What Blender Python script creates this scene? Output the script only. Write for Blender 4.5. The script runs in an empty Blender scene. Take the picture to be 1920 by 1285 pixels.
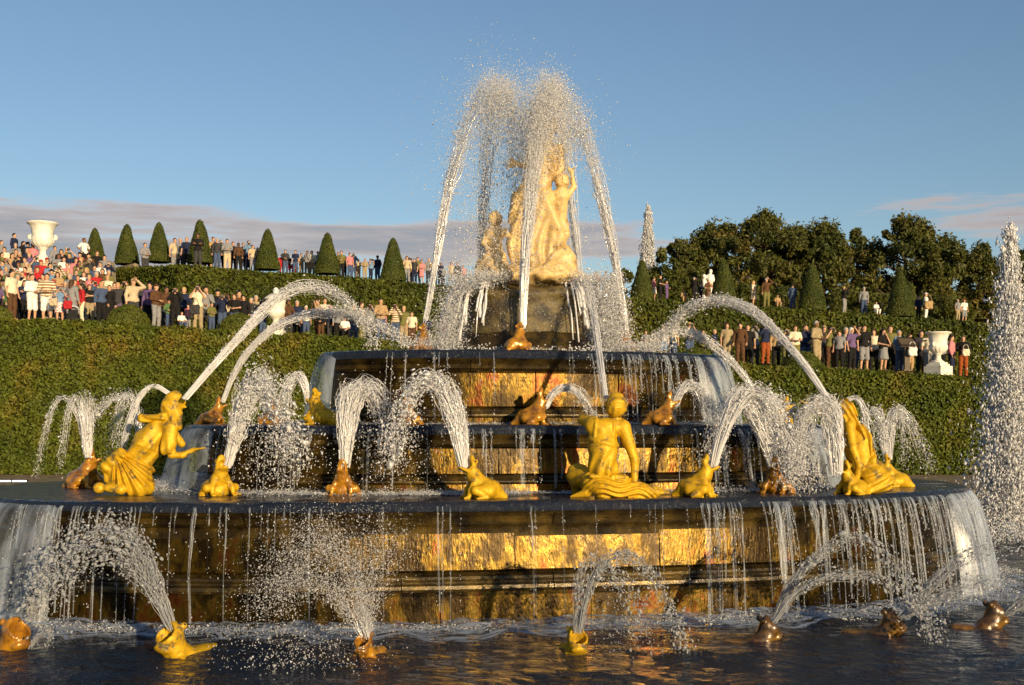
import bpy, math, random
import numpy as np
from mathutils import Vector, Matrix, Euler

rng = np.random.default_rng(7)
random.seed(7)
scene = bpy.context.scene
COL = scene.collection

# ------------------------------------------------------------------ camera, sky, sun, exposure
CAMX, CAMY, CAMZ = -0.22, -20.0, 2.6
FPX, HOR = 2250.0, 795.0            # focal length and horizon row in the photograph's 1920 px frame
SUN_EL, SUN_AZ = math.radians(9.5), math.radians(28.0)   # azimuth: to the right of straight behind the camera
cam = bpy.data.cameras.new("camera")
cam.sensor_width = 36.0
cam.lens = FPX / 1920 * 36.0
cam.shift_y = (HOR - 642.5) / 1920
cam.clip_start = 0.1
cam.clip_end = 6000
camo = bpy.data.objects.new("camera", cam)
camo.location = (CAMX, CAMY, CAMZ)
camo.rotation_euler = (math.radians(90), 0, 0)
COL.objects.link(camo)
scene.camera = camo

world = bpy.data.worlds.new("World")
scene.world = world
world.use_nodes = True
wn, wl = world.node_tree.nodes, world.node_tree.links
wn.clear()
wout = wn.new("ShaderNodeOutputWorld")
bg = wn.new("ShaderNodeBackground")
bg.inputs["Strength"].default_value = 0.10
sky = wn.new("ShaderNodeTexSky")
sky.sky_type = 'NISHITA'
sky.sun_disc = False
sky.sun_elevation = SUN_EL
sky.sun_rotation = math.pi - SUN_AZ
sky.air_density = 1.0
sky.dust_density = 0.4
sky.ozone_density = 2.0
tc = wn.new("ShaderNodeTexCoord")
sepw = wn.new("ShaderNodeSeparateXYZ")
wl.new(tc.outputs["Generated"], sepw.inputs[0])
# streaky evening clouds lying in a low band all the way round
mapw = wn.new("ShaderNodeMapping")
mapw.inputs["Scale"].default_value = (1.0, 1.0, 10.0)
mapw.inputs["Location"].default_value = (0.76, 0.7, -0.4)
wl.new(tc.outputs["Generated"], mapw.inputs[0])
nz = wn.new("ShaderNodeTexNoise")
nz.inputs["Scale"].default_value = 2.7
nz.inputs["Detail"].default_value = 6
nz.inputs["Roughness"].default_value = 0.62
wl.new(mapw.outputs[0], nz.inputs["Vector"])
band = wn.new("ShaderNodeMapRange")           # more cloud towards the horizon
band.inputs["From Min"].default_value = 0.172
band.inputs["From Max"].default_value = 0.265
band.inputs["To Min"].default_value = 0.49
band.inputs["To Max"].default_value = 0.80
wl.new(sepw.outputs["Z"], band.inputs["Value"])
sub = wn.new("ShaderNodeMath"); sub.operation = 'SUBTRACT'
wl.new(nz.outputs["Fac"], sub.inputs[0]); wl.new(band.outputs[0], sub.inputs[1])
cm = wn.new("ShaderNodeMapRange"); cm.interpolation_type = 'SMOOTHSTEP'
cm.inputs["From Min"].default_value = 0.0
cm.inputs["From Max"].default_value = 0.10
cm.inputs["To Max"].default_value = 0.85
wl.new(sub.outputs[0], cm.inputs["Value"])
ccol = wn.new("ShaderNodeValToRGB")
ccol.color_ramp.elements[0].position = 0.0
ccol.color_ramp.elements[0].color = (5.6, 4.3, 3.7, 1)
ccol.color_ramp.elements[1].position = 0.16
ccol.color_ramp.elements[1].color = (2.7, 2.6, 2.8, 1)
wl.new(sub.outputs[0], ccol.inputs[0])
mixw = wn.new("ShaderNodeMix"); mixw.data_type = 'RGBA'
tint = wn.new("ShaderNodeMix"); tint.data_type = 'RGBA'; tint.blend_type = 'MULTIPLY'
tint.inputs["Factor"].default_value = 1.0
tint.inputs["B"].default_value = (0.98, 1.0, 1.06, 1)
wl.new(sky.outputs[0], tint.inputs["A"])
wl.new(cm.outputs[0], mixw.inputs["Factor"])
wl.new(tint.outputs["Result"], mixw.inputs["A"])
wl.new(ccol.outputs[0], mixw.inputs["B"])
wl.new(mixw.outputs["Result"], bg.inputs["Color"])
wl.new(bg.outputs[0], wout.inputs[0])

sun = bpy.data.lights.new("sun", 'SUN')
sun.energy = 5.0
sun.angle = math.radians(0.6)
sun.color = (1.0, 0.76, 0.44)
suno = bpy.data.objects.new("sun", sun)
sdir = Vector((math.sin(SUN_AZ) * math.cos(SUN_EL), -math.cos(SUN_AZ) * math.cos(SUN_EL), math.sin(SUN_EL)))
suno.rotation_euler = sdir.to_track_quat('Z', 'Y').to_euler()
suno.location = (30, -40, 30)
COL.objects.link(suno)

scene.view_settings.view_transform = 'Standard'
scene.view_settings.look = 'None'
scene.view_settings.exposure = 0.34
scene.view_settings.gamma = 1.0
scene.view_settings.use_curve_mapping = False
scene.render.engine = 'CYCLES'
scene.cycles.max_bounces = 12
scene.cycles.diffuse_bounces = 5
scene.cycles.glossy_bounces = 3
scene.cycles.transmission_bounces = 6
scene.cycles.transparent_max_bounces = 40
scene.cycles.caustics_reflective = False
scene.cycles.caustics_refractive = False
scene.cycles.use_denoising = True

# ------------------------------------------------------------------ helpers
def P(px, py, d):
    """the world point that stands at depth d metres from the camera under a point of the photograph"""
    return np.array([CAMX + (px - 960) * d / FPX, CAMY + d, CAMZ + (HOR - py) * d / FPX])

def mesh(name, verts, faces, mat=None, smooth=True):
    """verts (n,3); faces: (m,k) array of one arity, or a list of such arrays"""
    me = bpy.data.meshes.new(name)
    fl = faces if isinstance(faces, list) else [faces]
    fl = [np.asarray(f, dtype=np.int32) for f in fl if len(f)]
    v = np.asarray(verts, dtype=np.float32)
    me.vertices.add(len(v))
    me.vertices.foreach_set("co", v.ravel())
    nl = sum(f.size for f in fl); nf = sum(len(f) for f in fl)
    me.loops.add(nl)
    me.loops.foreach_set("vertex_index", np.concatenate([f.ravel() for f in fl]))
    me.polygons.add(nf)
    tot = np.concatenate([np.full(len(f), f.shape[1], dtype=np.int32) for f in fl])
    me.polygons.foreach_set("loop_start", np.concatenate([[0], np.cumsum(tot)[:-1]]).astype(np.int32))
    me.polygons.foreach_set("loop_total", tot)
    me.polygons.foreach_set("use_smooth", np.full(nf, smooth))
    me.update(calc_edges=True)
    if mat: me.materials.append(mat)
    return me

def link(name, data, parent=None, loc=(0, 0, 0), rot=(0, 0, 0), sc=1.0):
    o = bpy.data.objects.new(name, data)
    COL.objects.link(o)
    o.location = loc; o.rotation_euler = rot
    o.scale = (sc, sc, sc) if not hasattr(sc, '__len__') else sc
    if parent: o.parent = parent
    return o

def tag(o, label=None, cat=None, group=None, kind=None):
    if label: o["label"] = label
    if cat: o["category"] = cat
    if group: o["group"] = group
    if kind: o["kind"] = kind
    return o

def empty(name, loc=(0, 0, 0), rot=(0, 0, 0), sc=1.0):
    o = link(name, None, None, loc, rot, sc)
    o.empty_display_size = 0.1
    return o

class MB:
    """collects pieces into one mesh"""
    def __init__(s): s.v = []; s.f = {}; s.n = 0
    def add(s, v, f):
        v = np.asarray(v, float); fl = f if isinstance(f, list) else [f]
        for q in fl:
            q = np.asarray(q)
            if len(q): s.f.setdefault(q.shape[1], []).append(q + s.n)
        s.v.append(v); s.n += len(v)
        return s
    def box(s, c, d, rz=0.0):
        c = np.asarray(c, float); d = np.asarray(d, float) / 2
        v = np.array([[x, y, z] for x in (-1, 1) for y in (-1, 1) for z in (-1, 1)]) * d
        R = np.array([[math.cos(rz), -math.sin(rz), 0], [math.sin(rz), math.cos(rz), 0], [0, 0, 1]])
        return s.add(v @ R.T + c, np.array([[0, 1, 3, 2], [4, 6, 7, 5], [0, 4, 5, 1], [2, 3, 7, 6], [0, 2, 6, 4], [1, 5, 7, 3]]))
    def lathe(s, prof, n=40, c=(0, 0, 0), square=False):
        prof = np.asarray(prof, float); m = len(prof)
        a = np.arange(n) / n * 2 * math.pi + (math.pi / n)
        v = np.stack([np.outer(prof[:, 0], np.cos(a)), np.outer(prof[:, 0], np.sin(a)), np.repeat(prof[:, 1][:, None], n, 1)], -1).reshape(-1, 3) + np.asarray(c)
        i, j = np.meshgrid(np.arange(m - 1), np.arange(n), indexing='ij'); j2 = (j + 1) % n
        f = np.stack([i * n + j, i * n + j2, (i + 1) * n + j2, (i + 1) * n + j], -1).reshape(-1, 4)
        return s.add(v, f)
    def tube(s, pts, r, n=6, cap=True):
        pts = np.asarray(pts, float); m = len(pts); r = np.broadcast_to(np.asarray(r, float), (m,))
        t = np.gradient(pts, axis=0); t /= np.linalg.norm(t, axis=1)[:, None] + 1e-9
        ref = np.where(np.abs(t[:, 2:3]) > 0.9, np.array([[1.0, 0, 0]]), np.array([[0, 0, 1.0]]))
        if np.abs(t[:, 2]).mean() > 0.6: ref = np.broadcast_to(np.array([[1.0, 0, 0]]), t.shape)
        u = np.cross(t, ref); u /= np.linalg.norm(u, axis=1)[:, None] + 1e-9
        w = np.cross(t, u)
        a = np.arange(n) / n * 2 * math.pi
        v = (pts[:, None] + r[:, None, None] * (u[:, None] * np.cos(a)[None, :, None] + w[:, None] * np.sin(a)[None, :, None])).reshape(-1, 3)
        i, j = np.meshgrid(np.arange(m - 1), np.arange(n), indexing='ij'); j2 = (j + 1) % n
        f = np.stack([i * n + j, i * n + j2, (i + 1) * n + j2, (i + 1) * n + j], -1).reshape(-1, 4)
        fl = [f]
        if cap: fl.append(np.array([np.arange(n)[::-1], (m - 1) * n + np.arange(n)]))
        return s.add(v, fl)
    def build(s, name, mat, smooth=True):
        return mesh(name, np.concatenate(s.v), [np.concatenate(q) for q in s.f.values()], mat, smooth)

def smooth_noise1(n, k, seed=None):
    """n samples of a smooth random curve with about k bumps, -1..1"""
    g = rng if seed is None else np.random.default_rng(seed)
    c = g.uniform(-1, 1, k + 4)
    x = np.linspace(0, k, n); i = np.clip(x.astype(int), 0, k); t = x - i
    t = t * t * (3 - 2 * t)
    return c[i] * (1 - t) + c[i + 1] * t

def fbm(p, scale=1.0, oct=3, seed=0):
    """cheap sum-of-sines noise over points (n,3), about -1..1"""
    g = np.random.default_rng(1000 + seed); out = np.zeros(p.shape[:-1]); a = 1.0; tot = 0
    for _ in range(oct):
        for _k in range(4):
            w = g.normal(size=3) * scale; out += a * np.sin(p @ w + g.uniform(0, 6.28)) / 2.2
        tot += a; scale *= 2.1; a *= 0.5
    return np.clip(out / tot, -1, 1)

# ------------------------------------------------------------------ signed-distance sculpting (one continuous surface per body)
def cap(a, b, r1, r2=None, k=0.05, op='u', disp=None, amp=0.0):
    return dict(t='cap', a=np.array(a, float), b=np.array(b, float), r1=r1, r2=r1 if r2 is None else r2, k=k, op=op, disp=disp, amp=amp)
def ell(c, r, rot=(0, 0, 0), k=0.05, op='u', disp=None, amp=0.0):
    r = (r, r, r) if not hasattr(r, '__len__') else r
    return dict(t='ell', c=np.array(c, float), r=np.array(r, float), R=np.array(Euler(rot).to_matrix()), k=k, op=op, disp=disp, amp=amp)
def rbox(c, hs, rr=0.02, rot=(0, 0, 0), k=0.03, op='u', disp=None, amp=0.0):
    return dict(t='box', c=np.array(c, float), r=np.array(hs, float), rr=rr, R=np.array(Euler(rot).to_matrix()), k=k, op=op, disp=disp, amp=amp)

def _bounds(p):
    m = p['amp'] + p['k'] * 0.5
    if p['t'] == 'cap':
        r = max(p['r1'], p['r2']) + m
        return np.minimum(p['a'], p['b']) - r, np.maximum(p['a'], p['b']) + r
    e = np.abs(p['R']) @ p['r'] if p['t'] == 'box' else np.sqrt((p['R'] ** 2) @ (p['r'] ** 2))
    return p['c'] - e - m, p['c'] + e + m

def sdf_mesh(name, prims, h, mat=None, post=None):
    lo = np.min([_bounds(p)[0] for p in prims if p['op'] == 'u'], axis=0) - 3 * h
    hi = np.max([_bounds(p)[1] for p in prims if p['op'] == 'u'], axis=0) + 3 * h
    n = np.ceil((hi - lo) / h).astype(int) + 1
    ax = [lo[i] + h * np.arange(n[i]) for i in range(3)]
    D = np.full(n, 9.0, dtype=np.float32)
    for p in prims:
        bl, bh = _bounds(p)
        i0 = np.clip(np.floor((bl - lo) / h).astype(int) - 2, 0, n); i1 = np.clip(np.ceil((bh - lo) / h).astype(int) + 3, 0, n)
        if np.any(i1 <= i0): continue
        sl = tuple(slice(a, b) for a, b in zip(i0, i1))
        X, Y, Z = np.meshgrid(*[ax[i][sl[i]] for i in range(3)], indexing='ij', sparse=True)
        if p['t'] == 'cap':
            ab = p['b'] - p['a']; L = max(ab @ ab, 1e-9)
            dx, dy, dz = X - p['a'][0], Y - p['a'][1], Z - p['a'][2]
            t = np.clip((dx * ab[0] + dy * ab[1] + dz * ab[2]) / L, 0, 1)
            d = np.sqrt((dx - t * ab[0]) ** 2 + (dy - t * ab[1]) ** 2 + (dz - t * ab[2]) ** 2) - (p['r1'] + (p['r2'] - p['r1']) * t)
        else:
            dx, dy, dz = X - p['c'][0], Y - p['c'][1], Z - p['c'][2]; R = p['R']
            lx = dx * R[0, 0] + dy * R[1, 0] + dz * R[2, 0]
            ly = dx * R[0, 1] + dy * R[1, 1] + dz * R[2, 1]
            lz = dx * R[0, 2] + dy * R[1, 2] + dz * R[2, 2]
            r = p['r']
            if p['t'] == 'ell':
                k0 = np.sqrt((lx / r[0]) ** 2 + (ly / r[1]) ** 2 + (lz / r[2]) ** 2)
                k1 = np.sqrt((lx / r[0] ** 2) ** 2 + (ly / r[1] ** 2) ** 2 + (lz / r[2] ** 2) ** 2)
                d = np.where(k1 > 1e-6, k0 * (k0 - 1) / np.maximum(k1, 1e-6), -r.min())
            else:
                qx, qy, qz = np.abs(lx) - r[0] + p['rr'], np.abs(ly) - r[1] + p['rr'], np.abs(lz) - r[2] + p['rr']
                d = np.sqrt(np.maximum(qx, 0) ** 2 + np.maximum(qy, 0) ** 2 + np.maximum(qz, 0) ** 2) + np.minimum(np.maximum(qx, np.maximum(qy, qz)), 0) - p['rr']
        if p['disp'] is not None: d = d + p['disp'](X, Y, Z)
        c = D[sl]; k = max(p['k'], 1e-5)
        if p['op'] == 'u':
            hh = np.maximum(k - np.abs(c - d), 0) / k
            D[sl] = np.minimum(c, d) - hh * hh * k * 0.25
        else:
            d = -d
            hh = np.maximum(k - np.abs(c - d), 0) / k
            D[sl] = np.maximum(c, d) + hh * hh * k * 0.25
    if post is not None:
        X, Y, Z = np.meshgrid(*ax, indexing='ij', sparse=True)
        D = post(D, X, Y, Z)
    v, f = surface_nets(D, lo, h)
    return mesh(name, v, f, mat)

def surface_nets(D, lo, h):
    ins = D < 0
    n = np.array(D.shape)
    c = np.zeros(n - 1, dtype=np.int8)
    for dx in (0, 1):
        for dy in (0, 1):
            for dz in (0, 1):
                c += ins[dx:n[0] - 1 + dx, dy:n[1] - 1 + dy, dz:n[2] - 1 + dz]
    act = (c > 0) & (c < 8)
    idx = np.argwhere(act)
    vid = np.full(n - 1, -1, dtype=np.int32); vid[act] = np.arange(len(idx))
    acc = np.zeros((len(idx), 3)); cnt = np.zeros(len(idx))
    corner = [(x, y, z) for x in (0, 1) for y in (0, 1) for z in (0, 1)]
    val = {k: D[idx[:, 0] + k[0], idx[:, 1] + k[1], idx[:, 2] + k[2]] for k in corner}
    for k in corner:
        for a in range(3):
            if k[a]: continue
            k2 = list(k); k2[a] = 1; k2 = tuple(k2)
            m = (val[k] < 0) != (val[k2] < 0)
            t = val[k] / np.where(m, val[k] - val[k2], 1)
            p = np.zeros((len(idx), 3)) + np.array(k); p[:, a] += np.where(m, t, 0)
            acc += np.where(m[:, None], p, 0); cnt += m
    v = lo + h * (idx + acc / np.maximum(cnt, 1)[:, None])
    faces = []
    for a in range(3):
        b, c2 = [(1, 2), (2, 0), (0, 1)][a]
        s0 = [slice(1, -1)] * 3; s1 = [slice(1, -1)] * 3
        s0[a] = slice(0, n[a] - 1); s1[a] = slice(1, n[a])
        A, B = ins[tuple(s0)], ins[tuple(s1)]
        e = np.argwhere(A != B); off = np.ones(3, int); off[a] = 0; e = e + off
        flip = A[A != B]
        q = []
        for db, dc in ((0, 0), (-1, 0), (-1, -1), (0, -1)):
            g = e.copy(); g[:, b] += db; g[:, c2] += dc
            q.append(vid[g[:, 0], g[:, 1], g[:, 2]])
        q = np.stack(q, 1)
        q[~flip] = q[~flip][:, ::-1]
        faces.append(q)
    f = np.concatenate(faces)
    return v, f[(f >= 0).all(1)]

# ------------------------------------------------------------------ materials
def new_mat(name):
    m = bpy.data.materials.new(name); m.use_nodes = True
    nt = m.node_tree; nt.nodes.clear()
    out = nt.nodes.new("ShaderNodeOutputMaterial")
    return m, nt.nodes, nt.links, out

def ramp(nodes, stops):
    r = nodes.new("ShaderNodeValToRGB"); cr = r.color_ramp
    while len(cr.elements) < len(stops): cr.elements.new(0.5)
    for e, (p, c) in zip(cr.elements, stops):
        e.position = p; e.color = (*c, 1) if len(c) == 3 else c
    return r

def noise(nodes, links, scale, detail=4, rough=0.55, coord="Object", mapping=None, w=None):
    t = nodes.new("ShaderNodeTexCoord"); n = nodes.new("ShaderNodeTexNoise")
    n.inputs["Scale"].default_value = scale; n.inputs["Detail"].default_value = detail; n.inputs["Roughness"].default_value = rough
    src = t.outputs[coord]
    if mapping:
        mp = nodes.new("ShaderNodeMapping"); mp.inputs["Scale"].default_value = mapping
        links.new(src, mp.inputs[0]); src = mp.outputs[0]
    links.new(src, n.inputs["Vector"])
    return n

def surf(name, stops, scale=6.0, rough=0.6, bump=0.3, bscale=30.0, bdist=0.01, metal=0.0, spec=0.5, mapping=None, bmap=None, detail=5, coat=0.0, rrange=None, detail_rough=0.55):
    m, N, L, out = new_mat(name)
    b = N.new("ShaderNodeBsdfPrincipled")
    n1 = noise(N, L, scale, detail, detail_rough, mapping=mapping)
    r = ramp(N, stops); L.new(n1.outputs["Fac"], r.inputs[0]); L.new(r.outputs[0], b.inputs["Base Color"])
    b.inputs["Roughness"].default_value = rough
    if rrange:
        n3 = noise(N, L, scale * 2.3, 3); mr = N.new("ShaderNodeMapRange")
        mr.inputs["From Min"].default_value = 0.35; mr.inputs["From Max"].default_value = 0.65
        mr.inputs["To Min"].default_value, mr.inputs["To Max"].default_value = rrange
        L.new(n3.outputs["Fac"], mr.inputs["Value"]); L.new(mr.outputs[0], b.inputs["Roughness"])
    b.inputs["Metallic"].default_value = metal
    b.inputs["Specular IOR Level"].default_value = spec
    b.inputs["Coat Weight"].default_value = coat
    b.inputs["Coat Roughness"].default_value = 0.08
    if bump > 0:
        n2 = noise(N, L, bscale, 4, 0.6, mapping=bmap)
        bp = N.new("ShaderNodeBump"); bp.inputs["Strength"].default_value = bump; bp.inputs["Distance"].default_value = bdist
        L.new(n2.outputs["Fac"], bp.inputs["Height"]); L.new(bp.outputs[0], b.inputs["Normal"])
        if coat: L.new(bp.outputs[0], b.inputs["Coat Normal"])
    L.new(b.outputs[0], out.inputs[0])
    return m

def plain(name, col, rough=0.7, spec=0.3):
    m, N, L, out = new_mat(name)
    b = N.new("ShaderNodeBsdfPrincipled")
    n1 = noise(N, L, 9.0, 3); r = ramp(N, [(0.3, tuple(c * 0.82 for c in col)), (0.7, tuple(min(c * 1.12, 0.9) for c in col))])
    L.new(n1.outputs["Fac"], r.inputs[0]); L.new(r.outputs[0], b.inputs["Base Color"])
    b.inputs["Roughness"].default_value = rough; b.inputs["Specular IOR Level"].default_value = spec
    L.new(b.outputs[0], out.inputs[0])
    return m

M = {}
# wet marble: brown and rusty red veins under running water; sun's golden glare put into the metallic ochre
M['wet_stone'] = surf("wet_stone", [(0.30, (0.006, 0.0035, 0.001)), (0.46, (0.022, 0.013, 0.003)), (0.55, (0.078, 0.048, 0.0055)), (0.62, (0.075, 0.022, 0.005)), (0.74, (0.015, 0.007, 0.002))],
                      scale=2.2, rough=0.11, bump=0.5, bscale=34.0, bdist=0.010, spec=0.2, mapping=(1, 1, 0.45), bmap=(1, 1, 0.28), coat=0.0, metal=0.7, rrange=(0.18, 0.36), detail_rough=0.74)
M['wet_moulding'] = surf("wet_moulding", [(0.34, (0.012, 0.008, 0.004)), (0.5, (0.050, 0.033, 0.009)), (0.64, (0.12, 0.078, 0.016))],
                         scale=3.0, rough=0.2, bump=0.6, bscale=55.0, bdist=0.008, spec=0.5, coat=0.10, metal=0.5, rrange=(0.2, 0.42))
M['mossy_stone'] = surf("mossy_stone", [(0.32, (0.016, 0.012, 0.005)), (0.46, (0.06, 0.042, 0.013)), (0.58, (0.13, 0.095, 0.028)), (0.7, (0.05, 0.04, 0.012))],
                        scale=5.0, rough=0.35, bump=0.9, bscale=26.0, bdist=0.03, spec=0.5, coat=0.4, rrange=(0.2, 0.6))
M['marble'] = surf("marble", [(0.3, (0.28, 0.17, 0.055)), (0.47, (0.62, 0.435, 0.17)), (0.75, (0.70, 0.53, 0.25))], scale=5.0, rough=0.5, bump=0.25, bscale=30, bdist=0.012)
M['urn_marble'] = surf("urn_marble", [(0.28, (0.55, 0.50, 0.40)), (0.5, (0.78, 0.75, 0.66)), (0.75, (0.83, 0.81, 0.75))], scale=3.0, rough=0.55, bump=0.15, bscale=25, bdist=0.012)
M['gold'] = surf("gold_paint", [(0.30, (0.10, 0.085, 0.045)), (0.385, (0.20, 0.14, 0.04)), (0.425, (0.46, 0.27, 0.012)), (0.56, (0.64, 0.385, 0.010)), (0.66, (0.52, 0.30, 0.012)), (0.72, (0.40, 0.20, 0.015))],
                 scale=6.5, rough=0.52, bump=0.6, bscale=32, bdist=0.012, metal=0.2, spec=0.35, detail_rough=0.66)
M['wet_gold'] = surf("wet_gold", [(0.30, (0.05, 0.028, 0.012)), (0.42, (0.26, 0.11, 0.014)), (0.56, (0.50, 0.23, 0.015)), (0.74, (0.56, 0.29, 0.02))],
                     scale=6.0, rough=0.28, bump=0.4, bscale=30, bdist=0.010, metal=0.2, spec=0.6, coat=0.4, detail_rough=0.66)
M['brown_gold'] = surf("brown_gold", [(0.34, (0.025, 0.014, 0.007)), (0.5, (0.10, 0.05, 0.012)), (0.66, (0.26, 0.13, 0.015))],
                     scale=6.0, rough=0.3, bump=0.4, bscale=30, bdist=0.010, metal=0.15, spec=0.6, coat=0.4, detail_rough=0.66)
M['gravel'] = surf("gravel", [(0.35, (0.20, 0.15, 0.09)), (0.65, (0.34, 0.27, 0.17))], scale=3.0, rough=0.95, bump=0.5, bscale=60, bdist=0.02, spec=0.1)
M['step_stone'] = surf("step_stone", [(0.35, (0.28, 0.23, 0.15)), (0.65, (0.40, 0.34, 0.25))], scale=4.0, rough=0.85, bump=0.2, bscale=30, spec=0.2)
M['grass'] = surf("grass", [(0.3, (0.075, 0.085, 0.012)), (0.7, (0.14, 0.15, 0.025))], scale=8.0, rough=0.9, bump=0.8, bscale=70, bdist=0.03, spec=0.1)

def leaf_mat(name, stops, patch_scale, trans=0.3, rough=0.55, vary=0.55):
    m, N, L, out = new_mat(name)
    b = N.new("ShaderNodeBsdfPrincipled"); tr = N.new("ShaderNodeBsdfTranslucent"); mx = N.new("ShaderNodeMixShader")
    n1 = noise(N, L, patch_scale, 5, 0.6); r = ramp(N, stops); L.new(n1.outputs["Fac"], r.inputs[0])
    at = N.new("ShaderNodeAttribute"); at.attribute_name = "leaf_tone"
    hs = N.new("ShaderNodeHueSaturation")
    mr = N.new("ShaderNodeMapRange"); mr.inputs["To Min"].default_value = 1 - vary; mr.inputs["To Max"].default_value = 1 + vary
    L.new(at.outputs["Fac"], mr.inputs["Value"]); L.new(mr.outputs[0], hs.inputs["Value"]); L.new(r.outputs[0], hs.inputs["Color"])
    mh = N.new("ShaderNodeMapRange"); mh.inputs["To Min"].default_value = 0.485; mh.inputs["To Max"].default_value = 0.515
    L.new(at.outputs["Fac"], mh.inputs["Value"]); L.new(mh.outputs[0], hs.inputs["Hue"])
    L.new(hs.outputs[0], b.inputs["Base Color"]); L.new(hs.outputs[0], tr.inputs["Color"])
    b.inputs["Roughness"].default_value = rough; b.inputs["Specular IOR Level"].default_value = 0.35
    mx.inputs[0].default_value = trans
    L.new(b.outputs[0], mx.inputs[1]); L.new(tr.outputs[0], mx.inputs[2]); L.new(mx.outputs[0], out.inputs[0])
    return m
M['hedge_leaf'] = leaf_mat("hedge_leaf", [(0.34, (0.065, 0.095, 0.010)), (0.50, (0.115, 0.140, 0.013)), (0.61, (0.165, 0.150, 0.016)), (0.72, (0.23, 0.13, 0.022))], 0.55)
M['far_hedge_leaf'] = leaf_mat("far_hedge_leaf", [(0.36, (0.06, 0.08, 0.010)), (0.55, (0.105, 0.12, 0.012)), (0.72, (0.15, 0.13, 0.018))], 0.5)
M['yew_leaf'] = leaf_mat("yew_leaf", [(0.35, (0.05, 0.07, 0.010)), (0.65, (0.09, 0.105, 0.013))], 1.2, trans=0.2, vary=0.35)
M['dome_leaf'] = leaf_mat("dome_leaf", [(0.35, (0.085, 0.105, 0.012)), (0.65, (0.14, 0.15, 0.02))], 1.5, trans=0.2, vary=0.3)
M['tree_leaf'] = leaf_mat("tree_leaf", [(0.34, (0.048, 0.062, 0.012)), (0.55, (0.10, 0.098, 0.016)), (0.72, (0.165, 0.105, 0.022))], 0.25, trans=0.2, vary=0.5)
M['shrub_leaf'] = leaf_mat("shrub_leaf", [(0.34, (0.07, 0.085, 0.012)), (0.7, (0.12, 0.12, 0.02))], 0.6, trans=0.3, vary=0.5)
M['hedge_core'] = plain("hedge_core", (0.022, 0.024, 0.008), 1.0, 0.0)
M['bark'] = surf("bark", [(0.3, (0.03, 0.02, 0.012)), (0.7, (0.09, 0.06, 0.035))], scale=6, rough=0.9, bump=0.8, bscale=12, bdist=0.03, mapping=(1, 1, 0.2))

def water_surface(name, deep, scale, strength, rough=0.05, dist=0.03, mapping=(1, 1, 1), foam=0.0):
    m, N, L, out = new_mat(name)
    b = N.new("ShaderNodeBsdfPrincipled")
    b.inputs["Base Color"].default_value = (*deep, 1); b.inputs["Roughness"].default_value = rough
    b.inputs["IOR"].default_value = 1.33; b.inputs["Specular IOR Level"].default_value = 0.6
    n1 = noise(N, L, scale, 5, 0.6, mapping=mapping); n2 = noise(N, L, scale * 4.7, 3, 0.6, mapping=mapping)
    ad = N.new("ShaderNodeMath"); ad.operation = 'MULTIPLY_ADD'; ad.inputs[1].default_value = 0.3
    L.new(n2.outputs["Fac"], ad.inputs[0]); L.new(n1.outputs["Fac"], ad.inputs[2])
    bp = N.new("ShaderNodeBump"); bp.inputs["Strength"].default_value = strength; bp.inputs["Distance"].default_value = dist
    L.new(ad.outputs[0], bp.inputs["Height"]); L.new(bp.outputs[0], b.inputs["Normal"])
    L.new(b.outputs[0], out.inputs[0])
    return m
M['pool'] = water_surface("pool_water", (0.007, 0.015, 0.032), 2.0, 1.0, 0.05, 0.22, (1, 1.5, 1))
M['ledge_water'] = water_surface("ledge_water", (0.010, 0.014, 0.026), 6.0, 1.0, 0.07, 0.08)

def spray_mat(name, col, clear, gloss, trans=0.35):
    """broken water: white scattering foam mixed with a see-through part and a wet gloss"""
    m, N, L, out = new_mat(name)
    d = N.new("ShaderNodeBsdfDiffuse"); d.inputs["Color"].default_value = (*col, 1)
    t = N.new("ShaderNodeBsdfTranslucent"); t.inputs["Color"].default_value = (*col, 1)
    g = N.new("ShaderNodeBsdfGlossy"); g.inputs["Roughness"].default_value = 0.12; g.inputs["Color"].default_value = (0.95, 0.97, 1, 1)
    tp = N.new("ShaderNodeBsdfTransparent")
    m1, m2, m3 = (N.new("ShaderNodeMixShader") for _ in range(3))
    m1.inputs[0].default_value = trans; L.new(d.outputs[0], m1.inputs[1]); L.new(t.outputs[0], m1.inputs[2])
    m2.inputs[0].default_value = gloss; L.new(m1.outputs[0], m2.inputs[1]); L.new(g.outputs[0], m2.inputs[2])
    m3.inputs[0].default_value = clear; L.new(m2.outputs[0], m3.inputs[1]); L.new(tp.outputs[0], m3.inputs[2])
    L.new(m3.outputs[0], out.inputs[0])
    return m
M['spray'] = spray_mat("spray", (0.88, 0.88, 0.90), 0.24, 0.10, .15)
M['mist'] = spray_mat("mist", (0.90, 0.90, 0.91), 0.20, 0.03, .2)
M['foam'] = spray_mat("foam", (0.82, 0.84, 0.88), 0.25, 0.08, .2)
def drop_mat(name, white):
    m, N, L, out = new_mat(name)
    b = N.new("ShaderNodeBsdfPrincipled")
    b.inputs["Base Color"].default_value = (0.95, 0.97, 1, 1); b.inputs["Transmission Weight"].default_value = 1.0
    b.inputs["Roughness"].default_value = 0.04; b.inputs["IOR"].default_value = 1.33
    d = N.new("ShaderNodeBsdfDiffuse"); d.inputs["Color"].default_value = (0.82, 0.85, 0.9, 1)
    tp = N.new("ShaderNodeBsdfTransparent")
    m1 = N.new("ShaderNodeMixShader"); m1.inputs[0].default_value = white
    L.new(b.outputs[0], m1.inputs[1]); L.new(d.outputs[0], m1.inputs[2]); L.new(m1.outputs[0], out.inputs[0])
    return m
M['drop'] = drop_mat("water_drop", 0.14)
M['jet'] = drop_mat("water_jet", 0.30)
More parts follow.
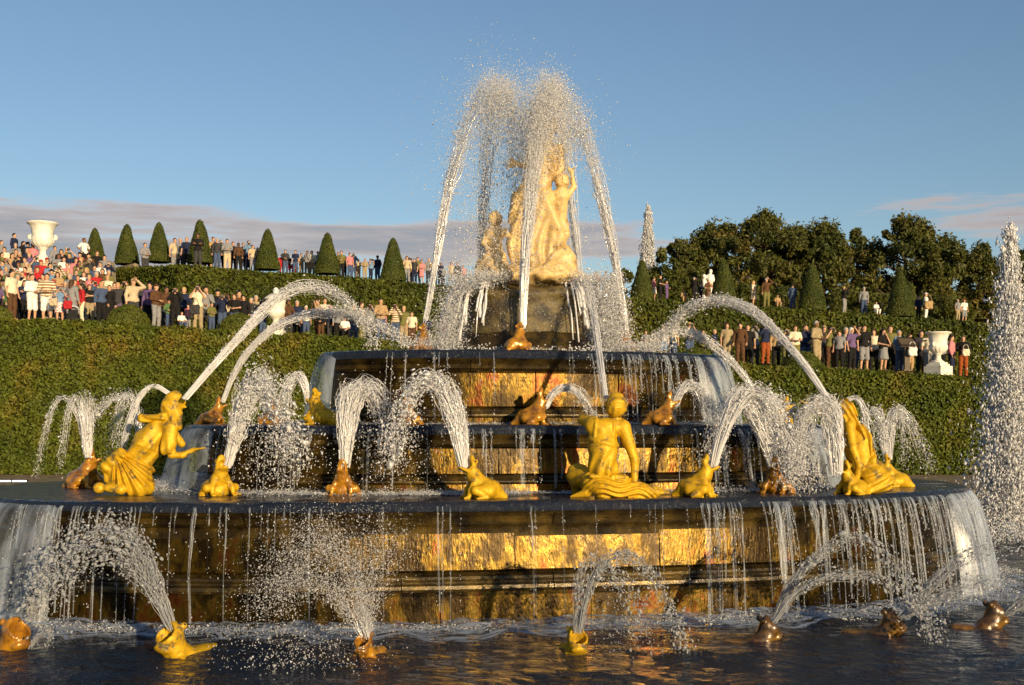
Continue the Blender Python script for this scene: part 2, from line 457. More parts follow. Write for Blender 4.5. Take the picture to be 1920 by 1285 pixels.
def sheet_mat(name, mapping, lo, hi, white=0.5, uvattr=None):
    """a thin running sheet: streaks along the fall are milky and glossy, between them one sees through"""
    m, N, L, out = new_mat(name)
    tcn = N.new("ShaderNodeTexCoord"); mp = N.new("ShaderNodeMapping"); mp.inputs["Scale"].default_value = mapping
    n = N.new("ShaderNodeTexNoise"); n.inputs["Scale"].default_value = 1.0; n.inputs["Detail"].default_value = 5; n.inputs["Roughness"].default_value = 0.62
    L.new(tcn.outputs["UV"], mp.inputs[0]); L.new(mp.outputs[0], n.inputs["Vector"])
    mr = N.new("ShaderNodeMapRange"); mr.inputs["From Min"].default_value = 0.38; mr.inputs["From Max"].default_value = 0.64
    mr.inputs["To Min"].default_value = lo; mr.inputs["To Max"].default_value = hi
    L.new(n.outputs["Fac"], mr.inputs["Value"])
    bp = N.new("ShaderNodeBump"); bp.inputs["Strength"].default_value = 0.8; bp.inputs["Distance"].default_value = 0.02
    L.new(n.outputs["Fac"], bp.inputs["Height"])
    d = N.new("ShaderNodeBsdfDiffuse"); d.inputs["Color"].default_value = (0.62, 0.72, 0.88, 1)  # blue of the reflected sky is put into the diffuse colour
    t = N.new("ShaderNodeBsdfTranslucent"); t.inputs["Color"].default_value = (0.62, 0.72, 0.88, 1)
    g = N.new("ShaderNodeBsdfGlossy"); g.inputs["Roughness"].default_value = 0.34
    L.new(bp.outputs[0], g.inputs["Normal"]); L.new(bp.outputs[0], d.inputs["Normal"])
    tp = N.new("ShaderNodeBsdfTransparent")
    m0, m1, m2 = (N.new("ShaderNodeMixShader") for _ in range(3))
    m0.inputs[0].default_value = 0.35; L.new(d.outputs[0], m0.inputs[1]); L.new(t.outputs[0], m0.inputs[2])
    m1.inputs[0].default_value = white; L.new(g.outputs[0], m1.inputs[1]); L.new(m0.outputs[0], m1.inputs[2])
    L.new(mr.outputs[0], m2.inputs[0]); L.new(tp.outputs[0], m2.inputs[1]); L.new(m1.outputs[0], m2.inputs[2])
    L.new(m2.outputs[0], out.inputs[0])
    return m
M['sheet'] = sheet_mat("falling_sheet", (34, 1.2, 1), 0.08, 0.58, 0.90)
M['froth'] = sheet_mat("froth", (3.0, 8.0, 1), -0.15, 1.0, 0.95)
M['strand'] = sheet_mat("falling_strand", (4.0, 1.6, 1), 0.0, 0.52, 0.84)

# ------------------------------------------------------------------ terrain, pool
def z1(X): return 5.42 - 0.059 * X            # first terrace, a ramp that falls to the right
def z2(X): return 9.74 - 0.07 * X             # second terrace
def h1(X): return 5.28 - 0.0600 * X           # top of the front hedge
def h2(X): return 9.05 - 0.072 * X            # top of the rear hedge

def grid_mesh(name, xs, ys, zf, mat, smooth=True):
    X, Y = np.meshgrid(xs, ys, indexing='ij'); Z = zf(X, Y)
    v = np.stack([X, Y, Z], -1).reshape(-1, 3); n, m = X.shape
    i, j = np.meshgrid(np.arange(n - 1), np.arange(m - 1), indexing='ij')
    f = np.stack([i * m + j, (i + 1) * m + j, (i + 1) * m + j + 1, i * m + j + 1], -1).reshape(-1, 4)
    return mesh(name, v, f, mat, smooth)

# ground: one sheet that drops into the pool bed under the water and runs out to the horizon
POOL_R = 17.6
def ground_z(X, Y):
    r = np.hypot(X, Y)
    return np.where(r < POOL_R + 0.25, -0.9, 0.34)
a = np.linspace(0, 2 * math.pi, 97)[:-1]
rr = np.array([0.01, 9, POOL_R + 0.2, POOL_R + 0.3, 24, 40, 80, 200, 700, 2500])
zz = np.array([-0.9, -0.9, -0.9, 0.30, 0.72, 0.74, 0.7, 0.5, 0.0, -2.0])
mb = MB(); mb.lathe(np.stack([rr, zz], 1), 96)
tag(link("ground", mb.build("ground", M['gravel'])), kind="structure")
# stone kerb of the pool, cut into curved stones
kerb = empty("pool_kerb"); tag(kerb, kind="structure")
NK = 72
for i in range(NK):
    a0 = 2 * math.pi * (i + 0.01) / NK; a1 = 2 * math.pi * (i + 0.99) / NK
    m_ = MB(); aa = np.linspace(a0, a1, 4); prof = [(POOL_R - .05, -0.3), (POOL_R - .05, .30), (POOL_R, .36), (POOL_R + .55, .36), (POOL_R + .6, .30), (POOL_R + .6, 0.1)]
    v = np.array([[r * math.cos(t), r * math.sin(t), z] for t in aa for r, z in prof]); k = len(prof)
    f = [[i_ * k + j, (i_ + 1) * k + j, (i_ + 1) * k + (j + 1) % k, i_ * k + (j + 1) % k] for i_ in range(3) for j in range(k)]
    m_.add(v, [np.array(f), np.array([list(range(k))[::-1], [3 * k + j for j in range(k)]])])
    link("kerb_stone", m_.build("kerb_stone", M['step_stone'], False), kerb)

# pool water, a displaced sheet, finer towards the camera
def wave(p):
    return 0.036 * fbm(p * np.array([1.0, 1.5, 0]), 2.4, 4, 1) + 0.040 * fbm(p * np.array([0.8, 1.4, 0]), 0.9, 2, 2)
rad = np.concatenate([np.linspace(3.0, 9.0, 50), np.linspace(9.15, POOL_R - .04, 60)]); na = 420
aa = np.arange(na) / na * 2 * math.pi
R_, A_ = np.meshgrid(rad, aa, indexing='ij'); v = np.stack([R_ * np.cos(A_), R_ * np.sin(A_), 0 * R_], -1).reshape(-1, 3); v[:, 2] = wave(v)
i, j = np.meshgrid(np.arange(len(rad) - 1), np.arange(na), indexing='ij'); j2 = (j + 1) % na
f = np.stack([i * na + j, (i + 1) * na + j, (i + 1) * na + j2, i * na + j2], -1).reshape(-1, 4)
tag(link("water", mesh("water", v, f, M['pool'])), kind="structure")

# terraces (banks of earth behind the hedges)
xs = np.linspace(-120, 120, 121)
def tz1(X, Y): return z1(np.clip(X, -45, 45))
def tz2(X, Y): return z2(np.clip(X, -45, 45))
tag(link("terrace", grid_mesh("terrace", xs, np.array([25.6, 27, 30, 34, 39, 46]), tz1, M['gravel'])), kind="structure")
def upper_edge(X): return np.interp(X, [-60, -23.6, -22.8, -15.9, 60], [43.3, 43.3, 46.4, 39.0, 39.0])
xs2 = np.unique(np.concatenate([xs, np.linspace(-24, -15, 46)]))
U_ = np.array([0, .001, .5, 1, 2.5, 5, 10, 20, 60, 350])
XT, UT = np.meshgrid(xs2, U_, indexing='ij')
YT = upper_edge(XT) + UT
lipz = np.where(XT < -22, z2(-20) - .12, h2(np.clip(XT, -45, 45)) - .1)
ZT = np.where(UT == 0, lipz - 4, lipz + (tz2(XT, 0) - lipz) * np.clip(UT / 5.0, 0, 1))
ZT = np.where((XT < -20) , np.where(UT == 0, lipz - 4, z2(-20) - .02), ZT)
_v = np.stack([XT, YT, ZT], -1).reshape(-1, 3); _n, _m = XT.shape
_i, _j = np.meshgrid(np.arange(_n - 1), np.arange(_m - 1), indexing='ij')
_f = np.stack([_i * _m + _j, (_i + 1) * _m + _j, (_i + 1) * _m + _j + 1, _i * _m + _j + 1], -1).reshape(-1, 4)
tag(link("upper_terrace", mesh("upper_terrace", _v, _f, M['gravel'])), kind="structure")
def ground2(X, Y):
    if X < -20: return z2(-20) - .02
    u = Y - float(upper_edge(X)); l = h2(X) - .1
    return l + (z2(X) - l) * min(max(u / 5.0, 0), 1)
tag(link("grass_strip", grid_mesh("grass_strip", np.linspace(-40, 45, 60), np.array([24.6, 24.9, 25.25, 25.6]), lambda X, Y: z1(X) - .08 + (Y - 25.6) * .16, M['grass'])), kind="structure")

# stone steps up to the second terrace at the left
steps = empty("stone_steps", (0, 0, 0)); tag(steps, kind="structure")
NST, SY0, SY1 = 26, 29.5, 43.0
sx0, sx1 = -46.0, -15.2
def step_z(i): return (z1(-20) - .02) + (z2(-20) - z1(-20)) * (i + 1) / NST
for i in range(NST):
    y0 = SY0 + (SY1 - SY0) * i / NST; d = (SY1 - SY0) / NST
    xr = -16.75 - (y0 - 29.5) * .345
    m_ = MB(); m_.box(((sx0 + xr) / 2, y0 + d / 2 + .25, step_z(i) - .3), (xr - sx0, d + .5, .6))
    link("step", m_.build("step", M['step_stone'], False), steps)

# ------------------------------------------------------------------ leaves
def leaves(pts, nrm, size, spread=0.7, aspect=0.55, jit=0.4):
    """diamond leaves lying roughly on a surface; returns verts, faces and a tone per vertex"""
    n = len(pts)
    nn = nrm + rng.normal(0, spread, (n, 3)); nn /= np.linalg.norm(nn, axis=1)[:, None] + 1e-9
    t = rng.normal(0, 1, (n, 3)); t -= nn * (t * nn).sum(1)[:, None]; t /= np.linalg.norm(t, axis=1)[:, None] + 1e-9
    b = np.cross(nn, t)
    s = size * rng.uniform(1 - jit, 1 + jit, n)[:, None]
    v = np.stack([pts - t * s, pts + b * s * aspect + nn * s * .15, pts + t * s, pts - b * s * aspect + nn * s * .15], 1).reshape(-1, 3)
    f = (np.arange(n) * 4)[:, None] + np.array([0, 1, 2, 3])
    tone = np.repeat(np.clip(rng.normal(.5, .22, n), 0, 1), 4)
    return v, f, tone

def leaf_mesh(name, pts, nrm, size, mat, **kw):
    v, f, tone = leaves(pts, nrm, size, **kw)
    me = mesh(name, v, f, mat, False)
    at = me.attributes.new("leaf_tone", 'FLOAT', 'POINT'); at.data.foreach_set("value", tone.astype(np.float32))
    return me

def quad_points(q, n):
    """n random points and the normal on a quad (4,3)"""
    q = np.asarray(q, float); u, w = rng.random(n)[:, None], rng.random(n)[:, None]
    p = q[0] * (1 - u) * (1 - w) + q[1] * u * (1 - w) + q[2] * u * w + q[3] * (1 - u) * w
    nr = np.cross(q[1] - q[0], q[3] - q[0]); nr = nr / np.linalg.norm(nr)
    return p, np.broadcast_to(nr, p.shape)

def hedge(label, x0, x1, y0, y1, zb, zt, mat, leaf, dens, chamfer=None, ytop_n=0.9, wob=0.10):
    """a clipped hedge that runs along x with a sloping top; leaf cover on front, top and ends over a dark twiggy core"""
    o = empty("hedge", ((x0 + x1) / 2, y0, float(zb((x0 + x1) / 2)))); tag(o, label, "hedge", "clipped hedges of the terraces")
    base = np.array(o.location)
    ns = 24; X = np.linspace(x0, x1, ns + 1); m_ = MB()
    ins = 0.10
    ring = []
    for x in X:
        ring += [(x, y0 + ins, zb(x) - .3), (x, y0 + ins, zt(x) - ins), (x, y1 - ins, zt(x) - ins), (x, y1 - ins, zb(x) - .3)]
    f = [[i * 4 + j, (i + 1) * 4 + j, (i + 1) * 4 + (j + 1) % 4, i * 4 + (j + 1) % 4] for i in range(ns) for j in range(4)]
    m_.add(np.array(ring) - base, [np.array(f), np.array([[0, 1, 2, 3], [ns * 4 + 3, ns * 4 + 2, ns * 4 + 1, ns * 4]])])
    link("core", m_.build("hedge_core", M['hedge_core'], False), o)
    PS, NS = [], []
    for i in range(ns):
        a_, b_ = X[i], X[i + 1]
        fr = [(a_, y0, zb(a_)), (b_, y0, zb(b_)), (b_, y0, zt(b_)), (a_, y0, zt(a_))]
        area = (b_ - a_) * (zt(a_) - zb(a_)); p, nr = quad_points(fr, int(area * dens)); PS.append(p); NS.append(nr)
        tp = [(a_, y0, zt(a_)), (b_, y0, zt(b_)), (b_, y1, zt(b_)), (a_, y1, zt(a_))]
        p, nr = quad_points(tp, int((b_ - a_) * (y1 - y0) * dens * ytop_n)); PS.append(p); NS.append(nr)
    for xe, s in ((x0, 1), (x1, -1)):
        q = [(xe, y1, zb(xe)), (xe, y0, zb(xe)), (xe, y0, zt(xe)), (xe, y1, zt(xe))][::s]
        p, nr = quad_points(q, int((y1 - y0) * (zt(xe) - zb(xe)) * dens * .8)); PS.append(p); NS.append(nr)
    p = np.concatenate(PS); nr = np.concatenate(NS)
    w = wob * fbm(p, 1.3, 3, 5) + rng.normal(0, .045, len(p)) - 0.01
    p = p + nr * w[:, None]
    lo = link("leaf_cover", leaf_mesh("leaf_cover", p - base, nr, leaf, mat, spread=0.75), o); tag(lo, kind="stuff")
    return o

gz = lambda X: 0.74
hedge("tall front hedge in yellow green and russet leaf on the left of the fountain", -34, 0.4, 24.0, 25.0, gz, lambda X: h1(X) + 0.06, M['hedge_leaf'], 0.062, 560)
hedge("lower front hedge on the right running under the white urn on its square plinth", 0.5, 30, 24.0, 25.0, gz, lambda X: h1(X), M['hedge_leaf'], 0.062, 520)
hedge("upper hedge below the cone topiaries on the left of the fountain", -16.4, 1.0, 38.0, 39.2, z1, h2, M['far_hedge_leaf'], 0.09, 240)
hedge("upper hedge below the cone topiaries on the right, in front of the dark trees", 1.1, 32, 38.0, 39.2, z1, h2, M['far_hedge_leaf'], 0.09, 240)
# the shaded return of the upper hedge beside the steps
def hedge_return():
    o = empty("hedge", (-16.4, 38.0, float(z1(-16.4)))); tag(o, "dark shaded end of the upper hedge turning back beside the stone steps", "hedge", "clipped hedges of the terraces")
    base = np.array(o.location); A = np.array([-16.45, 38.0]); B = np.array([-23.0, 45.6]); n = np.array([-(B - A)[1], (B - A)[0]]); n = -n / np.linalg.norm(n)
    if n[0] > 0: n = -n
    za, zb_ = h2(A[0]), h2(A[0]) + 0.75
    z0a = z1(A[0]) - 0.2
    q = [np.array([*B, z0a]), np.array([*A, z0a]), np.array([*A, za]), np.array([*B, zb_])]
    m_ = MB(); bk = np.array([*(-n), 0]) * 1.1
    fr = [p - np.array([*n, 0]) * .1 - np.array([0, 0, .1]) for p in q]; v = np.array(fr + [p + bk for p in fr]) - base
    m_.add(v, np.array([[0, 1, 2, 3], [7, 6, 5, 4], [0, 4, 5, 1], [1, 5, 6, 2], [2, 6, 7, 3], [3, 7, 4, 0]]))
    link("core", m_.build("hedge_core", M['hedge_core'], False), o)
    p, _ = quad_points(q, 9000); nr = np.broadcast_to(np.array([*n, 0]), p.shape)
    t, _ = quad_points([q[3], q[2], q[2] + bk, q[3] + bk], 1500); p2 = np.concatenate([p, t]); n2 = np.concatenate([nr, np.broadcast_to(np.array([0, 0, 1.0]), t.shape)])
    p2 = p2 + n2 * (rng.normal(0, .05, len(p2)))[:, None]
    tag(link("leaf_cover", leaf_mesh("leaf_cover", p2 - base, n2, .085, M['far_hedge_leaf'], spread=.75), o), kind="stuff")
hedge_return()

# ------------------------------------------------------------------ clipped cones and domes
def clipped(name, prof, n, leaf, mat, seed):
    """surface of revolution clad in small leaves; returns (core mesh, leaf mesh)"""
    prof = np.asarray(prof, float)
    core = MB().lathe(prof * np.array([0.93, 0.98]), 20).build(name + "_core", M['hedge_core'])
    seg = np.diff(prof, axis=0); L = np.hypot(seg[:, 0], seg[:, 1]); Ar = L * (prof[1:, 0] + prof[:-1, 0]) / 2 + 1e-6
    k = rng.choice(len(L), n, p=Ar / Ar.sum()); t = rng.random(n)
    r = prof[k, 0] + seg[k, 0] * t; z = prof[k, 1] + seg[k, 1] * t; a_ = rng.random(n) * 2 * math.pi
    nr2 = np.stack([seg[k, 1], -seg[k, 0]], 1) / L[k][:, None]
    p = np.stack([r * np.cos(a_), r * np.sin(a_), z], 1); nn = np.stack([nr2[:, 0] * np.cos(a_), nr2[:, 0] * np.sin(a_), nr2[:, 1]], 1)
    p += nn * (0.03 * fbm(p, 3, 3, seed) + rng.normal(0, .016, n))[:, None]
    return core, leaf_mesh(name + "_leaves", p, nn, leaf, mat, spread=.5)

cone_prof = [(0.88, 0.0), (0.89, .12), (0.82, .5), (0.70, 1.0), (0.56, 1.5), (0.42, 1.95), (0.27, 2.4), (0.14, 2.66), (0.02, 2.76)]
CONES = [(178, 495, 68, 0.92, "leftmost cone topiary, half in shade beside the white urn"), (238, 496, 66, 1.0, "second cone topiary from the left, half in shade"),
         (298, 492, 65, .98, "third cone topiary from the left, at the corner of the upper hedge"), (375, 494, 64, 1.05, "tall cone topiary with a dark jacketed person before it"),
         (502, 506, 63, .97, "cone topiary above the lidded urn on the left terrace"), (614, 514, 63, .98, "cone topiary above the left arching water jets"),
         (737, 527, 63, 1.02, "cone topiary nearest the left side of the marble statue"), (1204, 562, 64, .95, "cone topiary beside the far water jet, right of the statue"),
         (1357, 566, 64, 1.03, "cone topiary beside the small white statue"), (1523, 583, 64, 1.12, "dark cone topiary before the trees, above the raised gilded hand"),
         (1688, 594, 64, 1.10, "cone topiary with a reddish edge before the trees"), (1707, 597, 69, .92, "dark cone topiary half hidden behind the reddish edged one")]
_pr = [clipped("cone", cone_prof, 9000, .042, M['yew_leaf'], s) for s in (1, 2)]
for i, (px, py, d, s, lab) in enumerate(CONES):
    loc = P(px, py, d)
    o = empty("cone_topiary", loc, (0, 0, i * 1.7), (s * .74, s * .74, s * .80)); tag(o, lab, "topiary", "clipped cone topiaries on the upper terrace")
    link("core", _pr[i % 2][0], o); tag(link("leaf_cover", _pr[i % 2][1], o), kind="stuff")
dome_prof = [(0.80, -.1), (0.84, .15), (0.80, .38), (0.66, .62), (0.44, .80), (0.2, .89), (0.01, .91)]
DOMES = [(-6, 607, 45.4, 0.72, "round clipped bush cut by the left edge of the picture"), (240, 615, 45.4, .92, "round clipped bush before the crowd on the left terrace"),
         (447, 626, 45.4, .82, "round clipped bush to the left of the lidded urn"), (1306, 688, 45.4, .78, "round clipped bush under the right arching jets"),
         (1506, 700, 45.4, .86, "round clipped bush beside the crowd on the right terrace")]
_pd = clipped("dome", dome_prof, 7000, .034, M['dome_leaf'], 3)
for i, (px, py, d, s, lab) in enumerate(DOMES):
    o = empty("clipped_bush", P(px, py, d), (0, 0, i * 2.1), (s, s, s)); tag(o, lab, "bush", "round clipped bushes on the lower terrace")
    link("core", _pd[0], o); tag(link("leaf_cover", _pd[1], o), kind="stuff")

# ------------------------------------------------------------------ trees behind the right terrace
def tree(label, px, pytop, pybase, d, wpx, n_cl, n_leaf, leaf, mat, seed, shape='round', group="trees behind the right terrace"):
    g = np.random.default_rng(seed); n_cl = int(n_cl * 3.2); n_leaf = int(n_leaf * 1.9)
    b = P(px, pybase, d); H = (pybase - pytop) * d / FPX; W = wpx * d / FPX / 2 * 1.5
    o = empty("tree", b); tag(o, label, "tree", group)
    m_ = MB(); zt = np.linspace(0, H * .8, 7); m_.tube(np.stack([smooth_noise1(7, 3, seed) * .15, smooth_noise1(7, 3, seed + 1) * .15, zt], 1), np.linspace(.035 * H, .008 * H, 7), 8)
    cl = []
    for _ in range(n_cl):
        u = g.uniform(0.0, 1.0)
        env = min(1.0, 1.3 * (1 - u ** 2.6) + .12) * g.uniform(.75, 1.1) if shape == 'round' else (1.06 - u) ** .75 * (0.65 + .35 * min(u * 4, 1))
        a_ = g.uniform(0, 6.283); q = env * W * 1.12 * math.sqrt(g.uniform(.25, 1)) * g.uniform(.8, 1.12)
        c = np.array([q * math.cos(a_), q * math.sin(a_), u * H * .93 + g.normal(0, .02 * H)]); cl.append(c)
        if g.random() < .35:
            s0 = np.array([0, 0, max(.1, c[2] - .35 * q)]); m_.tube(np.array([s0, (s0 + c) / 2 + [0, 0, .1], c]), np.array([.012, .008, .004]) * H, 5)
    link("trunk", m_.build("trunk", M['bark']), o)
    cl = np.array(cl); k = g.integers(0, n_cl, n_leaf)
    cs = g.uniform(.3, 1.1, n_cl) * W * .20
    off = g.normal(0, 1, (n_leaf, 3)); off /= np.linalg.norm(off, axis=1)[:, None]; rad_ = g.uniform(.35, 1.05, n_leaf) ** .5
    up = g.random(n_leaf) ** 3
    p = cl[k] + off * (cs[k] * rad_)[:, None] * np.array([1, 1, .75]) + np.stack([0 * up, 0 * up, up * cs[k] * .95], 1)
    tag(link("crown", leaf_mesh("crown", p, off + [0, 0, .3], leaf * .84, mat, spread=1.3, aspect=.45), o), kind="stuff")
    return o
T = M['tree_leaf']
tree("small dark tree at the left end of the dark tree line", 1272, 452, 560, 96, 80, 26, 5200, .20, T, 11, 'round')
tree("broad dark tree with a lean left side, behind the small white statue", 1345, 420, 575, 98, 130, 44, 10000, .20, T, 12)
tree("tallest dark tree at the left of the tree line", 1432, 400, 585, 97, 130, 48, 11000, .20, T, 13, 'round')
tree("pointed dark conifer left of the middle of the tree line", 1545, 418, 590, 96, 120, 44, 9500, .20, T, 14, 'cone')
tree("dark tree between two pointed conifers", 1490, 424, 590, 100, 100, 34, 7500, .20, T, 19, 'round')
tree("thin see-through tree at the dip in the tree line", 1608, 426, 592, 98, 70, 24, 3200, .19, T, 15, 'cone')
tree("tall dark tree with ragged top on the right of the dip", 1700, 412, 600, 96, 130, 50, 11000, .20, T, 16, 'round')
tree("dark tree right of the ragged tall one", 1775, 448, 604, 97, 110, 40, 8500, .20, T, 17, 'round')
tree("dark tree beside the tall water jet at right", 1838, 462, 606, 97, 90, 32, 6500, .20, T, 18, 'cone')
tree("dark tree hidden behind the tall water jet at right", 1915, 470, 610, 97, 110, 34, 6500, .20, T, 20, 'round')
S_ = M['shrub_leaf']
for (px, top, w, sd, lab) in [(1262, 505, 52, 31, "sunlit loose bush right of the far water jet"), (1300, 498, 60, 32, "sunlit loose bush behind the small white statue"), (1400, 536, 70, 33, "low bush under the tallest dark tree"),
                              (1470, 540, 70, 34, "low bush behind the person shading the eyes"), (1580, 545, 80, 35, "low bush behind the camera holder in black"), (1650, 552, 60, 36, "low bush left of the reddish cone"), (1760, 556, 80, 37, "low bush behind the person in white"), (1165, 505, 50, 38, "thin bush behind the right upward jet"),
                              (1232, 520, 36, 39, "tiny bush at the foot of the far jet")]:
    tree(lab, px, top, 600, 84, w, 16, 3000, .14, S_, sd, 'round', "bushes under the trees")

# ------------------------------------------------------------------ the fountain: four tiers of wet marble
ROT = math.radians(9.0)
def plan(a, b, n, rot=ROT, N=288):
    t = np.linspace(0, 2 * math.pi, 4001)[:-1]
    x = a * np.sign(np.cos(t)) * np.abs(np.cos(t)) ** (2 / n); y = b * np.sign(np.sin(t)) * np.abs(np.sin(t)) ** (2 / n)
    p = np.stack([x, y], 1); q = np.concatenate([p, p[:1]]); s = np.concatenate([[0], np.cumsum(np.hypot(*np.diff(q, axis=0).T))])
    u = np.linspace(0, s[-1], N + 1)[:-1]
    p = np.stack([np.interp(u, s, q[:, 0]), np.interp(u, s, q[:, 1])], 1)
    for _ in range(6): p = p * .5 + (np.roll(p, 1, 0) + np.roll(p, -1, 0)) * .25
    d = np.roll(p, -1, 0) - np.roll(p, 1, 0); nr = np.stack([d[:, 1], -d[:, 0]], 1); nr /= np.linalg.norm(nr, axis=1)[:, None]
    R = np.array([[math.cos(rot), -math.sin(rot)], [math.sin(rot), math.cos(rot)]])
    return p @ R.T, nr @ R.T

class Tier:
    def __init__(s, a, b, n, z0, z1, rot=ROT, N=288, cx=0.0):
        s.p, s.n = plan(a, b, n, rot, N); s.p = s.p + np.array([cx, 0]); s.z0, s.z1, s.N = z0, z1, N
        s.len = np.hypot(*(np.roll(s.p, -1, 0) - s.p).T).sum()
    def at(s, u, off=0.0, z=0.0):
        """point on the plan curve at parameter u in 0..1 (float arrays), pushed out by off"""
        u = np.asarray(u, float) % 1.0 * s.N; i = u.astype(int) % s.N; t = (u - np.floor(u))[..., None]; j = (i + 1) % s.N
        p = s.p[i] * (1 - t) + s.p[j] * t; n = s.n[i] * (1 - t) + s.n[j] * t
        q = p + n * np.asarray(off)[..., None]
        return np.concatenate([q, np.broadcast_to(np.asarray(z, float), q.shape[:-1])[..., None]], -1), n
    def u_of_px(s, px):
        """parameter of the front rim point that shows at this column"""
        best = None
        X = CAMX + (px - 960) * (s.p[:, 1] - CAMY) / FPX
        e = np.abs(X - s.p[:, 0]) + np.where(s.n[:, 1] > 0.1, 99, 0)
        return float(np.argmin(e)) / s.N
    def sweep(s, prof, u0, u1, step=1):
        """closed moulding profile [(off, z)...] carried from u0 to u1"""
        n = max(2, int(round((u1 - u0) * s.N / step)) + 1); u = np.linspace(u0, u1, n); k = len(prof)
        rows = []
        for o, z in prof: rows.append(s.at(u, np.full(n, o), np.full(n, z))[0])
        v = np.stack(rows, 1).reshape(-1, 3)
        f = np.array([[i * k + j, (i + 1) * k + j, (i + 1) * k + (j + 1) % k, i * k + (j + 1) % k] for i in range(n - 1) for j in range(k)])
        return v, [f, np.array([list(range(k))[::-1], [(n - 1) * k + j for j in range(k)]])]

T1 = Tier(7.72, 4.2, 2.6, -0.6, 1.6, math.radians(10.5), cx=-0.62)
T2 = Tier(5.30, 2.5, 2.5, 1.5, 2.58, math.radians(11))
T3 = Tier(3.22, 1.60, 2.5, 2.5, 3.72, math.radians(13))
T4 = Tier(1.06, 1.00, 2.1, 3.6, 4.95, 0.0, 120)

fountain = empty("stone_fountain", (0, 0, 0)); tag(fountain, "four tiered wet marble fountain with rounded overflowing rims and gold lit walls", "fountain")

def mould(z0, z1, steps):
    """profile helper: list of (fraction of height, offset) up the outside, closed at the back"""
    return [(-.22, z0)] + [(o, z0 + (z1 - z0) * t) for t, o in steps] + [(-.22, z1)]

def tier_parts(T, zs, njoints, seed, offs, joint_off=0.0, batter=0.0):
    """plinth, base moulding, wall panels, cornice and lip stones of one tier; zs: five heights from foot to lip"""
    g = np.random.default_rng(seed)
    part = link("tier", mesh("tier_core", *_core(T, zs), M['wet_moulding']), fountain)
    zp, zb, zw, zc, zl = zs
    o = offs
    pieces = [
        ("plinth_block", mould(zp, zb, [(0, o * .75), (.93, o * .75 - batter * .7), (1, o * .66 - batter * .7)]), M['wet_stone'], 0.5),
        ("base_moulding", mould(zb, zw, [(0, o * .62), (.16, o * .70), (.34, o * .66), (.44, o * .40), (.52, o * .36), (.66, o * .44), (.80, o * .38), (1, o * .10)]), M['wet_moulding'], 0.25),
        ("wall_panel", mould(zw, zc, [(0, .0), (.05, .012), (.95, .012 - batter), (1, -batter)]), M['wet_stone'], 0.0),
        ("cornice_block", mould(zc, zl - .13, [(0, o * .02), (.18, o * .18), (.26, o * .34), (.36, o * .37), (.45, o * .30), (.62, o * .36), (.80, o * .62), (.95, o * .85), (1, o * .88)]), M['wet_moulding'], 0.25),
        ("lip_stone", mould(zl - .13, zl, [(0, o * .90), (.15, o * 1.02), (.45, o * 1.10), (.75, o * 1.06), (.94, o * .92), (1, o * .7)]), M['wet_moulding'], 0.5),
    ]
    for name, prof, mat, ph in pieces:
        for i in range(njoints):
            j = g.uniform(-.12, .12, 2) / njoints
            u0 = (i + ph + joint_off) / njoints; u1 = (i + 1 + ph + joint_off) / njoints
            e = 0.006 / T.len * (1.0 if name != 'wall_panel' else 1.6); dz = g.uniform(-.003, .003)
            pr = [(a + (g.uniform(-.006, .006) * 0 + dz if a > -.1 else 0), z - (0.003 if k == 0 or k == len(prof) - 1 else 0) * 0) for k, (a, z) in enumerate(prof)]
            # pieces of one course are a hair apart and proud or back by a few millimetres
            pr = [(a, z + (.0015 if z == prof[0][1] else (-.0015 if z == prof[-1][1] else 0))) for a, z in pr]
            v, f = T.sweep(pr, u0 + e, u1 - e, 1)
            me = mesh(name, v, f, mat, True)
            me.polygons.foreach_set("use_smooth", np.array([len(p.vertices) == 4 for p in me.polygons]))
            link(name, me, part)
            try: me.set_sharp_from_angle(angle=math.radians(11))
            except Exception: pass
    return part

def _core(T, zs):
    v, f = T.sweep([(-.9, zs[0] - .02), (-.03, zs[0] - .02), (-.03, zs[-1] - .02), (-.9, zs[-1] - .02)], 0, 1)
    return v, [f[0]]

tier_parts(T1, (-0.35, 0.42, 0.66, 1.26, 1.575), 20, 1, 0.22, T1.u_of_px(1232) * 20 % 1, .050)
tier_parts(T2, (1.56, 1.74, 1.86, 2.26, 2.555), 16, 2, 0.17, T2.u_of_px(930) * 16 % 1, .020)
tier_parts(T3, (2.54, 2.70, 2.84, 3.40, 3.695), 12, 3, 0.15, T3.u_of_px(843) * 12 % 1)
# pedestal under the statue: stepped foot, sloping drum, rough dome of rock
ped = link("pedestal", MB().lathe([(0.0, 3.55), (1.36, 3.55), (1.36, 3.80), (1.32, 3.84), (1.28, 3.86), (1.26, 3.93), (1.21, 3.97), (1.19, 4.03), (1.12, 4.06)], 96).build("pedestal_foot", M['wet_moulding']), fountain)
def drum_disp(X, Y, Z): return 0.025 * np.sin(9 * X + 5 * Z) * np.sin(8 * Y - 6 * Z) + 0.03 * np.sin(4 * X - 7 * Z + 1) * np.sin(5 * Y + 3)
link("drum", sdf_mesh("drum", [cap((0, 0, 4.0), (0, 0, 4.48), 1.14, 1.10, .05, disp=lambda X, Y, Z: 0.4 * drum_disp(X, Y, Z), amp=.03), rbox((0, 0, 6.0), (2.5, 2.5, 1.36), .02, op='s', k=.06), ell((0, 0, 4.66), (1.19, 1.15, .22), k=.06, disp=drum_disp, amp=.06),
                               rbox((0, 0, 3.45), (2, 2, .55), op='s', k=.01)], 0.035, M['mossy_stone']), ped)

